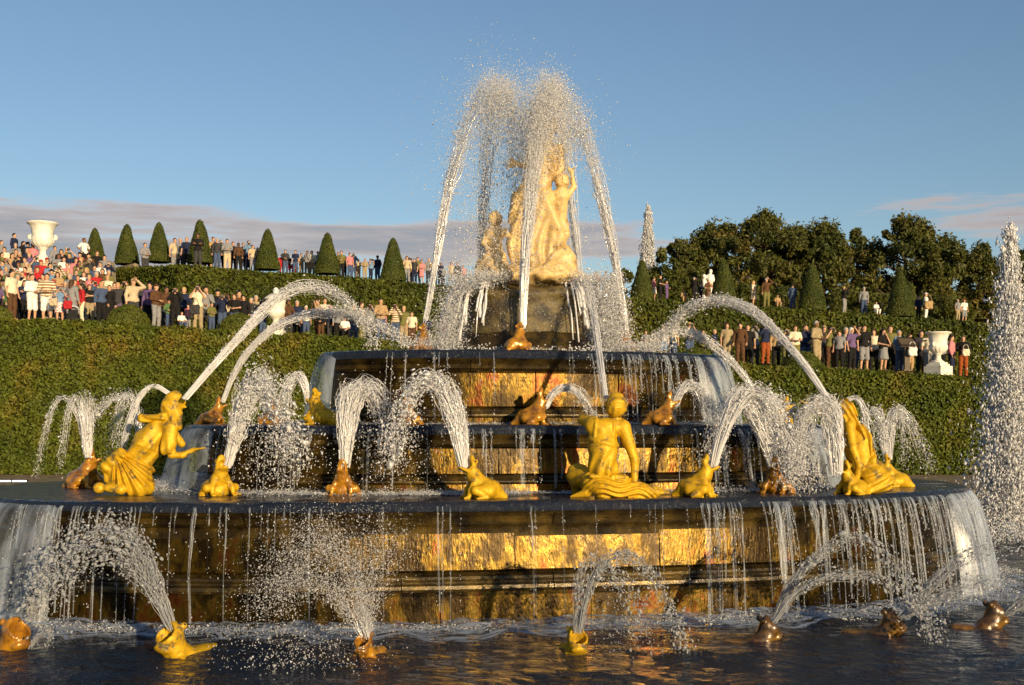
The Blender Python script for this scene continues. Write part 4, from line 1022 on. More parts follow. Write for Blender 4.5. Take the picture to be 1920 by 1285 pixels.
def falls(T, off, zl, zb, specs, sheets, label, label2):
    """separate strands (ribbons) and broad sheets that leave the lip with a little speed and fall free"""
    V, F, UV, n0 = [], [], [], 0; mbd = MB()
    for (ua, ub, n, wlo, whi, vlo, vhi) in specs:
        for k in range(int(n * 1.8)):
            u = rng.uniform(ua, ub); w = rng.uniform(wlo, whi) * rng.uniform(.3, 1) ** 1.6 * .8 / T.len; v0 = rng.uniform(vlo, vhi); tf = math.sqrt(2 * (zl - zb) / 9.81) * rng.uniform(.93, 1.0)
            if rng.random() < .5: tf *= rng.uniform(.3, .9)
            m = 14; t = np.linspace(0, tf, m); sw = smooth_noise1(m, 4) * .3 * w + rng.normal(0, .25) * w * np.linspace(0, 1, m)
            narrow = (1 - .7 * np.linspace(0, 1, m) ** .6 * rng.uniform(.4, 1)) * (1 + .35 * smooth_noise1(m, 7))
            rows = []
            for s in (-1, -.35, .35, 1):
                p, _ = T.at(u + sw + s * w * .5 * narrow, off + v0 * t + (.012 if abs(s) < .5 else 0), zl - .01 - 4.905 * t * t); rows.append(p)
            q = np.stack(rows, 1); V.append(q.reshape(-1, 3))
            i, j = np.meshgrid(np.arange(m - 1), np.arange(3), indexing='ij'); F.append((np.stack([i * 4 + j, i * 4 + j + 1, (i + 1) * 4 + j + 1, (i + 1) * 4 + j], -1).reshape(-1, 4)) + n0); n0 += m * 4
            ph = rng.uniform(0, 50); UV.append(np.stack([np.tile(ph + np.array([0, .3, .7, 1]), m), np.repeat(t / tf * 2 + ph, 4)], 1))
            # beads along its edges
            nb = rng.integers(8, 26); tb = rng.uniform(.25, 1, nb) * math.sqrt(2 * (zl - zb) / 9.81)
            p, _ = T.at(u + rng.normal(0, .7, nb) * w, off + v0 * tb + rng.normal(0, .03, nb), zl - 4.905 * tb * tb)
            drops(mbd, p, rng.uniform(.003, .009, nb), np.tile([0, 0, 1.0], (nb, 1)), rng.uniform(1.2, 3, nb))
    if V:
        me = mesh("falling_strands", np.concatenate(V), np.concatenate(F), M['strand']); set_uv(me, np.concatenate(UV))
        root = link("waterfall", me); tag(root, label, "waterfall", "falling water of the tiers", "stuff")
        tag(link("falling_drops", mbd.build("falling_drops", M['spray']), root), kind="stuff")
    for (ua, ub, vlo, vhi, lab) in sheets:
        nu = max(8, int((ub - ua) * T.len / .035)); m = 22; u = np.linspace(ua, ub, nu)
        v0 = vlo + (vhi - vlo) * (.5 + .5 * smooth_noise1(nu, max(3, nu // 5))); edge = np.clip(np.minimum(np.arange(nu), np.arange(nu)[::-1]) / 5, 0, 1)
        v0 = v0 * (.55 + .45 * edge)
        tf = math.sqrt(2 * (zl - zb) / 9.81); t = np.linspace(0, tf, m)
        rows = [T.at(u, off - .05 + v0 * tt, np.full(nu, zl + .008 - 4.905 * tt * tt))[0] for tt in t]
        v = np.stack(rows, 0).reshape(-1, 3); i, j = np.meshgrid(np.arange(m - 1), np.arange(nu - 1), indexing='ij')
        f = np.stack([i * nu + j, i * nu + j + 1, (i + 1) * nu + j + 1, (i + 1) * nu + j], -1).reshape(-1, 4)
        me = mesh("falling_sheet", v, f, M['sheet']); set_uv(me, np.stack([np.tile(u * T.len * .12, m), np.repeat(np.linspace(0, 1, m), nu)], 1))
        tag(link("waterfall", me), lab, "waterfall", "falling water of the tiers")

def U(T, px): return T.u_of_px(px)
u1, u2, u3 = (lambda p: U(T1, p)), (lambda p: U(T2, p)), (lambda p: U(T3, p))
uA = .5 + 0.0                                    # the left end of every plan is u = .5, the right end u = 0 (or 1)
falls(T1, .24, 1.55, 0.0, [(u1(1290), u1(1420), 11, .04, .12, .25, .6), (u1(1420), u1(1740), 46, .04, .16, .3, .8), (u1(1740), 1.0, 34, .06, .2, .4, .9), (u1(240), u1(620), 12, .03, .08, .2, .5), (u1(620), u1(1290), 9, .02, .05, .1, .3), (u1(60), u1(240), 12, .03, .12, .3, .7)],
      [(.452, u1(130), .8, 1.15, "smooth streaky sheet of water pouring over the left end of the widest ledge"), (u1(1745), 1.05, .75, 1.1, "broad sheet of water pouring over the right end of the widest ledge")],
      "strands of water falling from the lip of the widest ledge into the pool", "")
falls(T2, .19, 2.54, 1.62, [(u2(1300), u2(1520), 34, .03, .13, .3, .7), (u2(560), u2(1000), 16, .03, .14, .2, .5), (u2(1000), u2(1300), 10, .03, .10, .2, .5), (u2(420), u2(560), 9, .03, .1, .3, .6)],
      [(.465, u2(420), .75, 1.05, "blue streaked sheet of water over the left end of the second ledge"), (u2(1480), 1.04, .7, 1.0, "sheet of water over the right end of the second ledge")],
      "strands of water falling from the lip of the second ledge", "")
falls(T3, .17, 3.69, 2.6, [(u3(1080), u3(1345), 40, .03, .13, .3, .75), (u3(700), u3(1080), 7, .02, .06, .15, .4)],
      [(.44, u3(645), .55, .8, "clear sheet of water over the left end of the third ledge"), (u3(1290), 1.05, .6, .9, "glittering sheet of water over the right end of the third ledge")],
      "strands of water falling from the lip of the third ledge", "")

# ------------------------------------------------------------------ foam where the falls strike
def foam(T, segs, z, label, size=.016):
    mb = MB()
    for (ua, ub, n, o0, o1, zh) in segs:
        n = int(n * 1.9)
        u = ua + (ub - ua) * np.clip(rng.random(n) + .06 * np.sin(rng.random(n) * 40), 0, 1); c = .5 + .5 * np.sin(u * 260 + 3 * np.sin(u * 97)); keep = rng.random(n) < .35 + .65 * c
        u = u[keep]; n = len(u); o = o0 + (o1 - o0) * rng.beta(1.3, 2.4, n); hz = np.abs(rng.normal(0, zh * .8, n)) * (1 - (o - o0) / (o1 - o0 + 1e-6) * .7)
        p, _ = T.at(u, o, z + hz)
        drops(mb, p, 0.30 * size * np.exp(rng.normal(0, .5, n)) * (1 - .4 * np.clip(hz / .2, 0, 1)), rng.normal(0, 1, (n, 3)) * [1, 1, .3], rng.uniform(1, 2.4, n))
    o = link("foam", mb.build("foam", M['foam'])); tag(o, label, "foam", "foam at the foot of the falls", "stuff")
foam(T1, [(u1(-20), u1(300), 2600, .4, 1.0, .06), (u1(300), u1(960), 3600, .32, .85, .045), (u1(960), u1(1260), 600, .35, .8, .03), (u1(1260), u1(1500), 2200, .4, 1.0, .05), (u1(1500), u1(1760), 3600, .45, 1.3, .06), (u1(1760), 1.08, 6500, .55, 1.9, .10), (.43, u1(-20), 2600, .6, 1.5, .10)], .01, "white foam churning on the pool at the foot of the fountain", .017)
foam(T2, [(u2(470), u2(980), 4600, .2, .75, .05), (u2(980), u2(1300), 700, .2, .55, .03), (u2(1300), 1.05, 5200, .3, 1.0, .08), (.43, u2(470), 2400, .5, 1.1, .08)], 1.61, "white foam on the widest ledge at the foot of the second tier", .014)
foam(T3, [(.43, u3(700), 2600, .2, .8, .07), (u3(700), u3(1080), 900, .15, .4, .03), (u3(1080), 1.05, 2600, .25, .7, .06)], 2.59, "white foam on the second ledge at the foot of the third tier", .012)
mb = MB()
n = 1300; a_ = rng.random(n) * 6.283; rr_ = 1.38 + rng.beta(1, 3, n) * .4
drops(mb, np.stack([rr_ * np.cos(a_) * 1.3, rr_ * np.sin(a_) * .95, 3.73 + np.abs(rng.normal(0, .04, n))], 1), .013, None, 1.5)
tag(link("foam", mb.build("foam", M['foam'])), "white foam round the foot of the pedestal on the third ledge", "foam", "foam at the foot of the falls", "stuff")

# flat froth drifting on the water round each foot
def froth(T, o0, o1, z, label, u0=.40, u1_=1.10, amp=.012):
    n = 700; u = np.linspace(u0, u1_, n); rows = []
    for k, o in enumerate(np.linspace(o0, o1, 10)):
        w = (.16 * smooth_noise1(n, 60, 5) + .10 * smooth_noise1(n, 140, 6)) * k / 9 * (o1 - o0) * 2
        p, _ = T.at(u, o + w, z); p[:, 2] += amp * (1 - k / 9) * (1 + smooth_noise1(n, 160, 20 + k)) + .006; rows.append(p)
    v = np.stack(rows, 0).reshape(-1, 3); i, j = np.meshgrid(np.arange(9), np.arange(n - 1), indexing='ij')
    f = np.stack([i * n + j, (i + 1) * n + j, (i + 1) * n + j + 1, i * n + j + 1], -1).reshape(-1, 4)
    me = mesh("froth", v, f, M['froth']); set_uv(me, np.stack([np.tile(u * T.len, 10), np.repeat(np.linspace(0, 1, 10) * (o1 - o0), n)], 1))
    tag(link("froth", me), label, "foam", "foam at the foot of the falls", "stuff")
froth(T1, .14, 1.25, .035, "flat white froth drifting on the pool round the lowest tier", amp=.03)
froth(T2, .10, .62, 1.612, "flat white froth on the widest ledge round the second tier")
froth(T3, .08, .45, 2.592, "flat white froth on the second ledge round the third tier")

# ------------------------------------------------------------------ gilded frogs that spit the jets
def frog_meshes():
    """+X is where it looks; mouth wide open towards the sky; about 0.5 m tall"""
    def skin(X, Y, Z): return 0.006 * np.sin(46 * X + 20 * Z) * np.sin(41 * Y + 9) * np.sin(38 * Z)
    body = []
    # haunches, back, chest and raised head
    body += [ell((-.12, 0, .10), (.20, .17, .12), (0, .35, 0), .08, disp=skin, amp=.01), cap((-.10, 0, .12), (.035, 0, .30), .135, .085, .08, disp=skin, amp=.01), cap((.03, 0, .26), (.055, 0, .36), .085, .075, .06)]
    # upper jaw reared up, lower jaw jutting out
    body += [ell((.045, 0, .44), (.125, .072, .042), (0, math.radians(-82), 0), .03), ell((.125, 0, .355), (.115, .070, .026), (0, math.radians(-24), 0), .03),
             cap((.06, -.06, .385), (.06, .06, .385), .03, .03, .02)]
    body += [ell((.082, 0, .415), (.05, .045, .07), (0, -.5, 0), .02, op='s')]
    for s in (-1, 1):
        body += [ell((.012, s * .055, .47), (.028, .026, .03), k=.02)]                                 # brow of the eye
        body += [cap((-.14, s * .13, .10), (.04, s * .20, .11), .085, .055, .05), cap((.04, s * .20, .11), (-.10, s * .24, .035), .05, .032, .03)]      # folded hind leg
        for t in (-.5, 0, .5): body += [cap((-.10, s * .24, .025), (.02 + .02 * (1 - abs(t)), s * (.26 + .07 * t), .014), .022, .012, .02)]       # webbed toes
        body += [cap((.02, s * .085, .24), (.09, s * .14, .11), .05, .036, .04), cap((.09, s * .14, .11), (.12, s * .15, .02), .034, .026, .03)]       # fore leg
        for t in (-.6, 0, .6): body += [cap((.12, s * .15, .022), (.185, s * .15 + .045 * t, .012), .018, .010, .015)]
    body += [cap((-.28, 0, .06), (-.36, 0, .02), .09, .05, .06)]
    b = sdf_mesh("frog_body", body, .0135, M['gold'])
    b.materials.clear(); b.materials.append(M['gold'])
    # swimming frog: head out of the pool, round gaping mouth, back awash behind it
    sw = [ell((-.27, 0, .0), (.27, .15, .08), (0, .12, 0), .06, disp=skin, amp=.01), cap((-.08, 0, .02), (.02, 0, .08), .115, .12, .06),
          cap((.0, 0, .07), (.085, 0, .205), .105, .125, .04), ell((.005, 0, .24), (.055, .105, .13), (0, .35, 0), .04), ell((.16, 0, .10), (.075, .10, .04), (0, -.5, 0), .03)]
    for s in (-1, 1):
        sw += [ell((-.035, s * .075, .315), (.036, .032, .036), k=.02), cap((-.30, s * .10, .0), (-.20, s * .24, -.02), .06, .04, .04), cap((.0, s * .10, .02), (.06, s * .20, -.03), .04, .03, .03)]
    sw += [cap((.075, 0, .155), (.20, 0, .36), .074, .125, .012, op='s')]
    s_ = sdf_mesh("swimming_frog_body", sw, .013, M['wet_gold'])
    eye = MB().lathe([(0.001, -.013), (.010, -.008), (.0135, 0), (.010, .008), (.001, .013)], 8).build("frog_eye", M['gold'])
    eye.materials.clear(); eye.materials.append(M['bark'])
    return b, s_, eye
FB, FS, FE = frog_meshes()
def mat_slot(o, mat):
    if len(o.material_slots) == 0: o.data.materials.append(mat)
    o.material_slots[0].link = 'OBJECT'; o.material_slots[0].material = mat
    return o
FG = "gilded frogs spitting water"
def frog(px, py, d, face, label, sc=1.0, mat='gold', swim=False, tilt=0.0, z=None):
    """face: compass of the snout in degrees, 0 = to the right of the picture, -90 = towards the camera, 180 = left"""
    loc = P(px, py, d)
    if z is not None: loc[2] = z
    o = empty("frog", loc, (0, tilt, math.radians(face)), (sc, sc, sc)); tag(o, label, "frog", FG)
    b = link("body", FS if swim else FB, o)
    mat_slot(b, M[mat])
    for s in (-1, 1): link("eye", FE, b, (-.03, s * .098, .33) if swim else (.02, s * .078, .475))
    return o
L1, L2, L3 = 1.60, 2.58, 3.715
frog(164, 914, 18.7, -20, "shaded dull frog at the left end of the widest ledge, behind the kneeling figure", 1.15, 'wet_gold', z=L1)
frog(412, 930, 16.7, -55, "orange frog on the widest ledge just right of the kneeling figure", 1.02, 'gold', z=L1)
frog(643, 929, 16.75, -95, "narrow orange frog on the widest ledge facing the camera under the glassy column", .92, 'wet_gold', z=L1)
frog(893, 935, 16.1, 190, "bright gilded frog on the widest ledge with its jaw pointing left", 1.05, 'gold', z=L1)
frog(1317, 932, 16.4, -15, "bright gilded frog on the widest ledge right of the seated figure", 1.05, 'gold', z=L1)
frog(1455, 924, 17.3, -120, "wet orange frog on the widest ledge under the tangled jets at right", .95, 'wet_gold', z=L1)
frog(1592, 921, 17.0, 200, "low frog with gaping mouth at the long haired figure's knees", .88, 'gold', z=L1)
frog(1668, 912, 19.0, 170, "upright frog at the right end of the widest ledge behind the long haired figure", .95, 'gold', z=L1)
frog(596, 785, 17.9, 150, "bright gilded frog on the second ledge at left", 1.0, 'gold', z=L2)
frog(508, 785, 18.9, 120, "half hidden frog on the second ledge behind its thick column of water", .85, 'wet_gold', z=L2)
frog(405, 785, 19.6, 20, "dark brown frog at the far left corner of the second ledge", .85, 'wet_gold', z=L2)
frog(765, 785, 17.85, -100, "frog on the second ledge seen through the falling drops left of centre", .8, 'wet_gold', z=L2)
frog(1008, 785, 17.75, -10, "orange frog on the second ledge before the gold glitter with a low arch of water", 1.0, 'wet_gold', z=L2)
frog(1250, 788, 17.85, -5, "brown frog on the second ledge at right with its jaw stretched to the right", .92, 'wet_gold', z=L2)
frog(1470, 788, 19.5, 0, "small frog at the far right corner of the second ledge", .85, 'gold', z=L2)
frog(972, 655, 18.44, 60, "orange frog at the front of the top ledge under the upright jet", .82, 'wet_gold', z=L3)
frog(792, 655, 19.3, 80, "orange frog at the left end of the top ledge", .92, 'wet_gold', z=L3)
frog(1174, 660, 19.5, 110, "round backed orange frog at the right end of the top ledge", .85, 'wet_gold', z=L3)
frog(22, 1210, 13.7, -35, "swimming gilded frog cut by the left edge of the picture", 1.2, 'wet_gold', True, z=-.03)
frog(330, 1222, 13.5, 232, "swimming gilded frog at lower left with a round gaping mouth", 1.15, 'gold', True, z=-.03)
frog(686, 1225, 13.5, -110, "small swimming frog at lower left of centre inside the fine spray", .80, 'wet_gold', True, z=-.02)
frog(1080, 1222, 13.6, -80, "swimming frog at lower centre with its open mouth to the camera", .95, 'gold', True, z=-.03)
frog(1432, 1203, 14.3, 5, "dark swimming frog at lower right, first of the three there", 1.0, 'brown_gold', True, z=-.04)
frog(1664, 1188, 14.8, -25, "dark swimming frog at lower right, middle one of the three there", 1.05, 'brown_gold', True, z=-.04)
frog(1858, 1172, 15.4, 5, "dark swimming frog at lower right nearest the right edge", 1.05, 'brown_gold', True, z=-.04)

# ------------------------------------------------------------------ gilded statues of the widest ledge
def statue(label, px, py, d, parts, mat, name="gilded_statue", cat="statue"):
    loc = P(px, py, d); loc[2] = L1 + .005 if mat == 'gold' else loc[2]
    o = empty(name, loc); tag(o, label, cat)
    for nm, prims, h in parts: link(nm, sdf_mesh(nm, prims, h, M[mat]), o)
    return o
def fingers(c, dirv, side, n=4, L=.10, r=.013, spread=.35, curl=(0, 0, -.02)):
    """unequal fingers and a thumb fanning from a palm"""
    c = np.array(c, float); d = np.array(dirv, float); d /= np.linalg.norm(d); s = np.array(side, float); s -= d * (s @ d); s /= np.linalg.norm(s); out = []
    for i in range(n):
        t = (i - (n - 1) / 2) / max(n - 1, 1) * 2; l = L * (1 - .18 * abs(t + .2)); b = c + s * t * .036
        mid = b + (d + s * t * spread) * l * .55; tip = mid + (d + s * t * spread * .6) * l * .45 + np.array(curl)
        out += [cap(b, mid, r * 1.1, r, .012), cap(mid, tip, r, r * .75, .008)]
    th = c - s * .045; out += [cap(c - s * .02 - d * .03, th + d * .02, r * 1.3, r * 1.1, .015), cap(th + d * .02, th + d * .075 - s * .012, r * 1.1, r * .8, .01)]
    return out

# -- seated figure with a wound cloth round the head, seen from behind
def A(zx, zy, y=0.0): return np.array([(zx - 480) / 739, y, (1140 - zy) / 739])
def _band(q, w): return np.clip(1.4 - np.abs(q) / w, 0, 1)
def robe(X, Y, Z):   # long vertical pleats on the back, two flat straps and a cross band
    d = .016 * np.sin(46 * X + 5 * np.sin(5 * Z)) * np.clip((.70 - Z) * 4, 0, 1) + .007 * np.sin(30 * X + 22 * Z) * np.clip((Z - .78) * 5, 0, 1)
    bk = (Y < .05)
    return d - .016 * bk * np.maximum(np.maximum(_band(Z - .745 + .24 * (X + .05), .030), _band(X + .19 - .12 * (Z - .9), .020) * (Z > .74)), _band(X - .075 - .05 * (Z - .9), .020) * (Z > .74))
def skirt(X, Y, Z):  # ropes of cloth wrapped round the hips
    return .017 * np.sin(112 * (Z * .80 + .42 * (X - .02) ** 2 - .10 * X + .025 * np.sin(11 * X)) + 1.6 * np.sin(9 * X))
body = [cap(A(430, 850), A(430, 620), .195, .19, .08, disp=robe, amp=.02), cap(A(430, 640), A(415, 480), .185, .15, .08, disp=robe, amp=.02), cap(A(330, 420, .02), A(620, 440, .02), .10, .10, .10, disp=robe, amp=.01),
        cap(A(545, 420, .02), A(560, 330, .03), .075, .062, .06), cap(A(640, 440), A(690, 600, .0), .088, .078, .05), cap(A(690, 600), A(748, 770, -.02), .078, .058, .04), cap(A(748, 770, -.02), A(740, 1040, -.05), .062, .042, .03),
        ell(A(736, 1085, -.06), (.055, .045, .06), k=.03), cap(A(330, 410, .02), A(245, 360, .25), .09, .075, .06), cap(A(245, 360, .25), A(250, 330, .52), .07, .05, .04), ell(A(255, 320, .60), (.045, .06, .035), k=.03),
        ell(A(565, 245, .05), (.115, .13, .15), k=.03), ell(A(575, 255, .17), (.03, .03, .035), k=.03)]
body += fingers(A(730, 1118, -.06), (-.1, -.5, -.25), (1, 0, 0), L=.085, r=.014)
_np = A(552, 318, -.12)
def coil(X, Y, Z): return .014 * np.sin(54 * np.sqrt((X - _np[0]) ** 2 + (Z - _np[2]) ** 2 + .3 * (Y - _np[1]) ** 2))
head = [ell(A(563, 222, .0), (.150, .160, .176), (0, .08, 0), .02, disp=lambda X, Y, Z: .008 * np.sin(58 * np.sqrt((X - _np[0] - .02) ** 2 + (Z - _np[2] + .10) ** 2)) * (Z > 1.20) + .005 * np.sin(95 * (X - .1) / (1 + 2 * (1.3 - Z))) * (Z <= 1.22), amp=.012)]
sk = [ell(A(470, 1010, .02), (.30, .23, .20), k=.10, disp=skirt, amp=.03), cap(A(560, 1040, -.04), A(900, 1085, -.02), .155, .095, .08, disp=skirt, amp=.03), cap(A(880, 1085, -.02), A(1060, 1095, .0), .09, .045, .05, disp=lambda X, Y, Z: .006 * np.sin(80 * Z), amp=.01),
      cap(A(330, 980, .08), A(190, 930, .36), .17, .15, .09, disp=lambda X, Y, Z: .010 * np.sin(40 * Z + 20 * Y), amp=.02), cap(A(190, 930, .36), A(200, 1110, .45), .13, .09, .07), cap(A(260, 1100, .0), A(110, 1140, .05), .06, .02, .05),
      cap(A(300, 925, -.15), A(660, 940, -.14), .03, .028, .02), ell(A(515, 935, -.185), (.04, .025, .035), k=.015)]
statue("seated gilded figure seen from behind with a wound head cloth, leaning on one straight arm", 1140, 933, 16.3, [("body", body, .0125), ("head_cloth", head, .0125), ("draped_skirt", sk, .0125)], 'gold')

# -- kneeling hooded figure at left
def B(zx, zy, y=0.0): return np.array([(zx - 450) / 797, y, (1205 - zy) / 797])
def cloth1(X, Y, Z): return .016 * np.sin(34 * (X * .85 - Z * .45) + 3 * np.sin(5 * Z) + 8 * Y) - .012 * np.clip(1.4 - np.abs(Z - .72 + .35 * (X - .2)) / .02, 0, 1)
def cloth2(X, Y, Z):
    return .026 * np.sin(30 * np.arctan2(Z - .62, X + .10 + .25 * (Y + .2)) + 6 * Y)
body = [cap(B(560, 860), B(700, 620), .20, .205, .10, disp=cloth1, amp=.015), cap(B(700, 620), B(840, 430), .20, .15, .10, disp=lambda X, Y, Z: .5 * cloth1(X, Y, Z), amp=.015), cap(B(880, 430), B(960, 300, .02), .11, .085, .06),
        ell(B(985, 190, .02), (.125, .115, .165), (0, .25, 0), .05), ell(B(1070, 165, .02), (.05, .05, .045), k=.04), cap(B(1060, 130, .02), B(1100, 118, .02), .035, .018, .02), cap(B(1050, 205, .02), B(1105, 225, .02), .03, .016, .02),
        cap(B(930, 430, -.12), B(985, 700, -.16), .075, .06, .05), cap(B(985, 760, -.17), B(1110, 760, -.17), .052, .042, .03), cap(B(1110, 760, -.17), B(1235, 700, -.16), .042, .034, .03), ell(B(1265, 695, -.16), (.045, .04, .022), (0, -.2, 0), .025),
        cap(B(870, 430, .16), B(1010, 640, .25), .08, .055, .05)]
body += fingers(B(1288, 690, -.16), (1, 0, .12), (0, -1, 0), L=.075, r=.012, curl=(0, 0, .012))
hood = [ell(B(975, 165, .02), (.135, .135, .165), (0, .2, 0), .03, disp=lambda X, Y, Z: .006 * np.sin(40 * Z + 30 * Y), amp=.01), cap(B(935, 230, .0), B(1010, 430, -.10), .135, .10, .06, disp=lambda X, Y, Z: .008 * np.sin(42 * X + 30 * Z), amp=.01), cap(B(1030, 300, -.04), B(1062, 450, -.12), .07, .025, .03),
        cap(B(650, 350, -.10), B(890, 335, -.14), .058, .05, .03, disp=lambda X, Y, Z: .010 * np.sin(75 * Z + 12 * X), amp=.012), ell(B(645, 345, -.10), (.06, .07, .06), k=.03), ell(B(668, 342, -.165), (.026, .03, .026), k=.01, op='s'),
        cap(B(880, 210, -.08), B(865, 240, -.08), .04, .02, .02)]
sleeve = [cap(B(960, 430, -.14), B(945, 690, -.17), .075, .095, .05, disp=lambda X, Y, Z: .014 * np.sin(48 * X + 6 * Z) * np.clip((.95 - Z) * 3, 0, 1), amp=.02), cap(B(1000, 450, -.15), B(1000, 640, -.17), .07, .06, .05), rbox(B(950, 830, -.18), (.25, .25, .075), .01, k=.02, op='s')]
sk = [ell(B(505, 985, .0), (.275, .27, .27), (0, .35, 0), .10, disp=cloth2, amp=.025), cap(B(560, 880, 0), B(600, 1120, -.05), .22, .16, .10, disp=cloth2, amp=.025), cap(B(420, 740, -.16), B(240, 900, -.10), .075, .085, .05, disp=lambda X, Y, Z: .010 * np.sin(38 * (X + Z)), amp=.015),
      cap(B(400, 760, -.14), B(235, 1040, -.05), .06, .05, .05, disp=lambda X, Y, Z: .010 * np.sin(50 * (X + Z * .5)), amp=.015), cap(B(430, 745, -.22), B(470, 770, -.24), .035, .03, .03), cap(B(360, 800, -.13), B(300, 1080, -.08), .045, .05, .04),
      cap(B(440, 1140, -.22), B(290, 1120, -.22), .075, .055, .04), ell(B(190, 1125, -.2), (.085, .07, .08), k=.03, disp=lambda X, Y, Z: .004 * np.sin(80 * Y), amp=.005), cap(B(610, 1130, -.1), B(700, 1130, .0), .09, .08, .06)]
statue("kneeling gilded figure in a hood with loose sleeves, reaching a forearm over the ledge", 238, 927, 16.9, [("body", body, .013), ("hood", hood, .0095), ("sleeve", sleeve, .0095), ("draped_skirt", sk, .013)], 'gold')

# -- long haired figure at right with a raised webbed hand
def Cc(zx, zy, y=0.0): return np.array([(zx - 760) / 752, y, (1230 - zy) / 752])     # zoom 5.59, 134.5 px/m
body = [cap(Cc(790, 1010, .05), Cc(740, 760, .05), .20, .19, .09), cap(Cc(740, 760, .05), Cc(620, 480, .05), .185, .12, .09), ell(Cc(570, 330, .05), (.115, .12, .135), (0, -.2, 0), .05), cap(Cc(505, 300, .05), Cc(480, 285, .05), .05, .03, .03),
        cap(Cc(600, 500, -.13), Cc(610, 740, -.24), .08, .066, .04), cap(Cc(610, 740, -.24), Cc(675, 930, -.28), .064, .052, .03), cap(Cc(675, 930, -.28), Cc(635, 1110, -.26), .052, .040, .03), ell(Cc(760, 640, -.06), (.13, .10, .14), k=.06), ell(Cc(632, 1135, -.22), (.045, .045, .05), k=.03),
        cap(Cc(590, 470, .12), Cc(480, 420, .28), .07, .055, .04), cap(Cc(480, 420, .28), Cc(330, 300, .30), .055, .035, .03), ell(Cc(300, 235, .30), (.05, .03, .045), k=.03)]
for (x1, y1, x2, y2) in ((285, 215, 175, 130), (300, 210, 230, 112), (265, 240, 130, 212)):
    m_ = (x1 * .45 + x2 * .55, y1 * .45 + y2 * .55 + 26)
    body += [cap(Cc(x1, y1, .30), Cc(m_[0], m_[1], .30), .017, .014, .015), cap(Cc(m_[0], m_[1], .30), Cc(x2, y2, .30), .014, .007, .01)]
body += fingers(Cc(625, 1165, -.23), (-.2, -.3, -.4), (1, 0, 0), L=.06, r=.012)
hairf = lambda X, Y, Z: .020 * np.sin(70 * (X + .32 * Z + .05 * np.sin(5 * Z)) + 18 * Y)
hair = [ell(Cc(582, 312, .04), (.125, .13, .13), (0, -.3, 0), .04, disp=hairf, amp=.02), cap(Cc(610, 330, .0), Cc(640, 470, -.05), .095, .085, .05, disp=hairf, amp=.02), cap(Cc(650, 440, -.06), Cc(790, 620, -.12), .062, .052, .04, disp=hairf, amp=.02), cap(Cc(790, 620, -.12), Cc(860, 840, -.10), .055, .03, .04, disp=hairf, amp=.02),
        cap(Cc(560, 390, -.08), Cc(575, 560, -.13), .055, .028, .03, disp=hairf, amp=.02)]
wrap = lambda X, Y, Z: .020 * np.sin(42 * (X * .5 - Z) + 14 * Y)
sk = [ell(Cc(860, 1060, .0), (.24, .26, .22), (0, .2, 0), .09, disp=wrap, amp=.02), cap(Cc(860, 1000, -.05), Cc(990, 1090, -.08), .16, .13, .08, disp=wrap, amp=.02), cap(Cc(990, 1090, -.08), Cc(760, 1180, -.18), .10, .07, .06, disp=wrap, amp=.02), cap(Cc(770, 1180, -.18), Cc(690, 1215, -.2), .05, .03, .03),
      cap(Cc(700, 980, -.12), Cc(860, 920, -.16), .03, .03, .02), cap(Cc(850, 870, -.1), Cc(880, 930, -.16), .06, .045, .03, disp=wrap, amp=.02)]
statue("gilded figure with long wavy hair bending to the left, raising a webbed three fingered hand", 1616, 920, 17.3, [("body", body, .013), ("hair", hair, .0095), ("draped_skirt", sk, .013)], 'gold')

# ------------------------------------------------------------------ the marble group on the pedestal
def D(zx, zy, y=0.0): return np.array([(zx - 470) / 466, y, (1230 - zy) / 466])     # zoom 4.146, 112.5 px/m
fold = lambda X, Y, Z: .020 * np.sin(44 * X + 5 * np.sin(3.5 * Z) + 6 * Y)
fold2 = lambda X, Y, Z: .016 * np.sin(30 * (X + .5 * Z) + 10 * Y)
woman = [cap(D(560, 640), D(575, 400), .145, .17, .08), cap(D(575, 400), D(600, 280), .17, .13, .08), cap(D(500, 270), D(690, 275), .075, .075, .06), cap(D(605, 250), D(625, 180), .06, .058, .04), ell(D(632, 120, -.02), (.095, .115, .13), (0, .1, 0), .03),
         ell(D(637, 128, -.135), (.018, .03, .03), k=.02), ell(D(632, 95, -.11), (.07, .035, .02), k=.02), ell(D(636, 152, -.115), (.035, .02, .012), k=.01), ell(D(612, 112, -.115), (.016, .016, .010), k=.012, op='s'), ell(D(656, 112, -.115), (.016, .016, .010), k=.012, op='s'),
         ell(D(560, 345, -.14), (.075, .07, .075), k=.04), ell(D(635, 345, -.14), (.075, .07, .075), k=.04),
         cap(D(500, 275), D(455, 400, -.06), .07, .06, .04), cap(D(455, 400, -.06), D(420, 410, -.20), .055, .042, .03), ell(D(400, 405, -.22), (.055, .032, .045), k=.03), cap(D(690, 275), D(700, 420, .02), .072, .06, .04), cap(D(700, 420, .02), D(650, 500, -.08), .055, .045, .03)]
woman += fingers(D(380, 400, -.22), (-1, -.1, .1), (0, 0, 1), L=.14, r=.016, spread=.5, curl=(0, 0, -.02))
wh = [ell(D(632, 92, .02), (.108, .118, .10), k=.03, disp=lambda X, Y, Z: .010 * np.sin(60 * X + 40 * Z), amp=.015), ell(D(640, 110, .12), (.06, .06, .06), k=.03), cap(D(590, 130, .02), D(560, 200, .0), .03, .018, .02)]
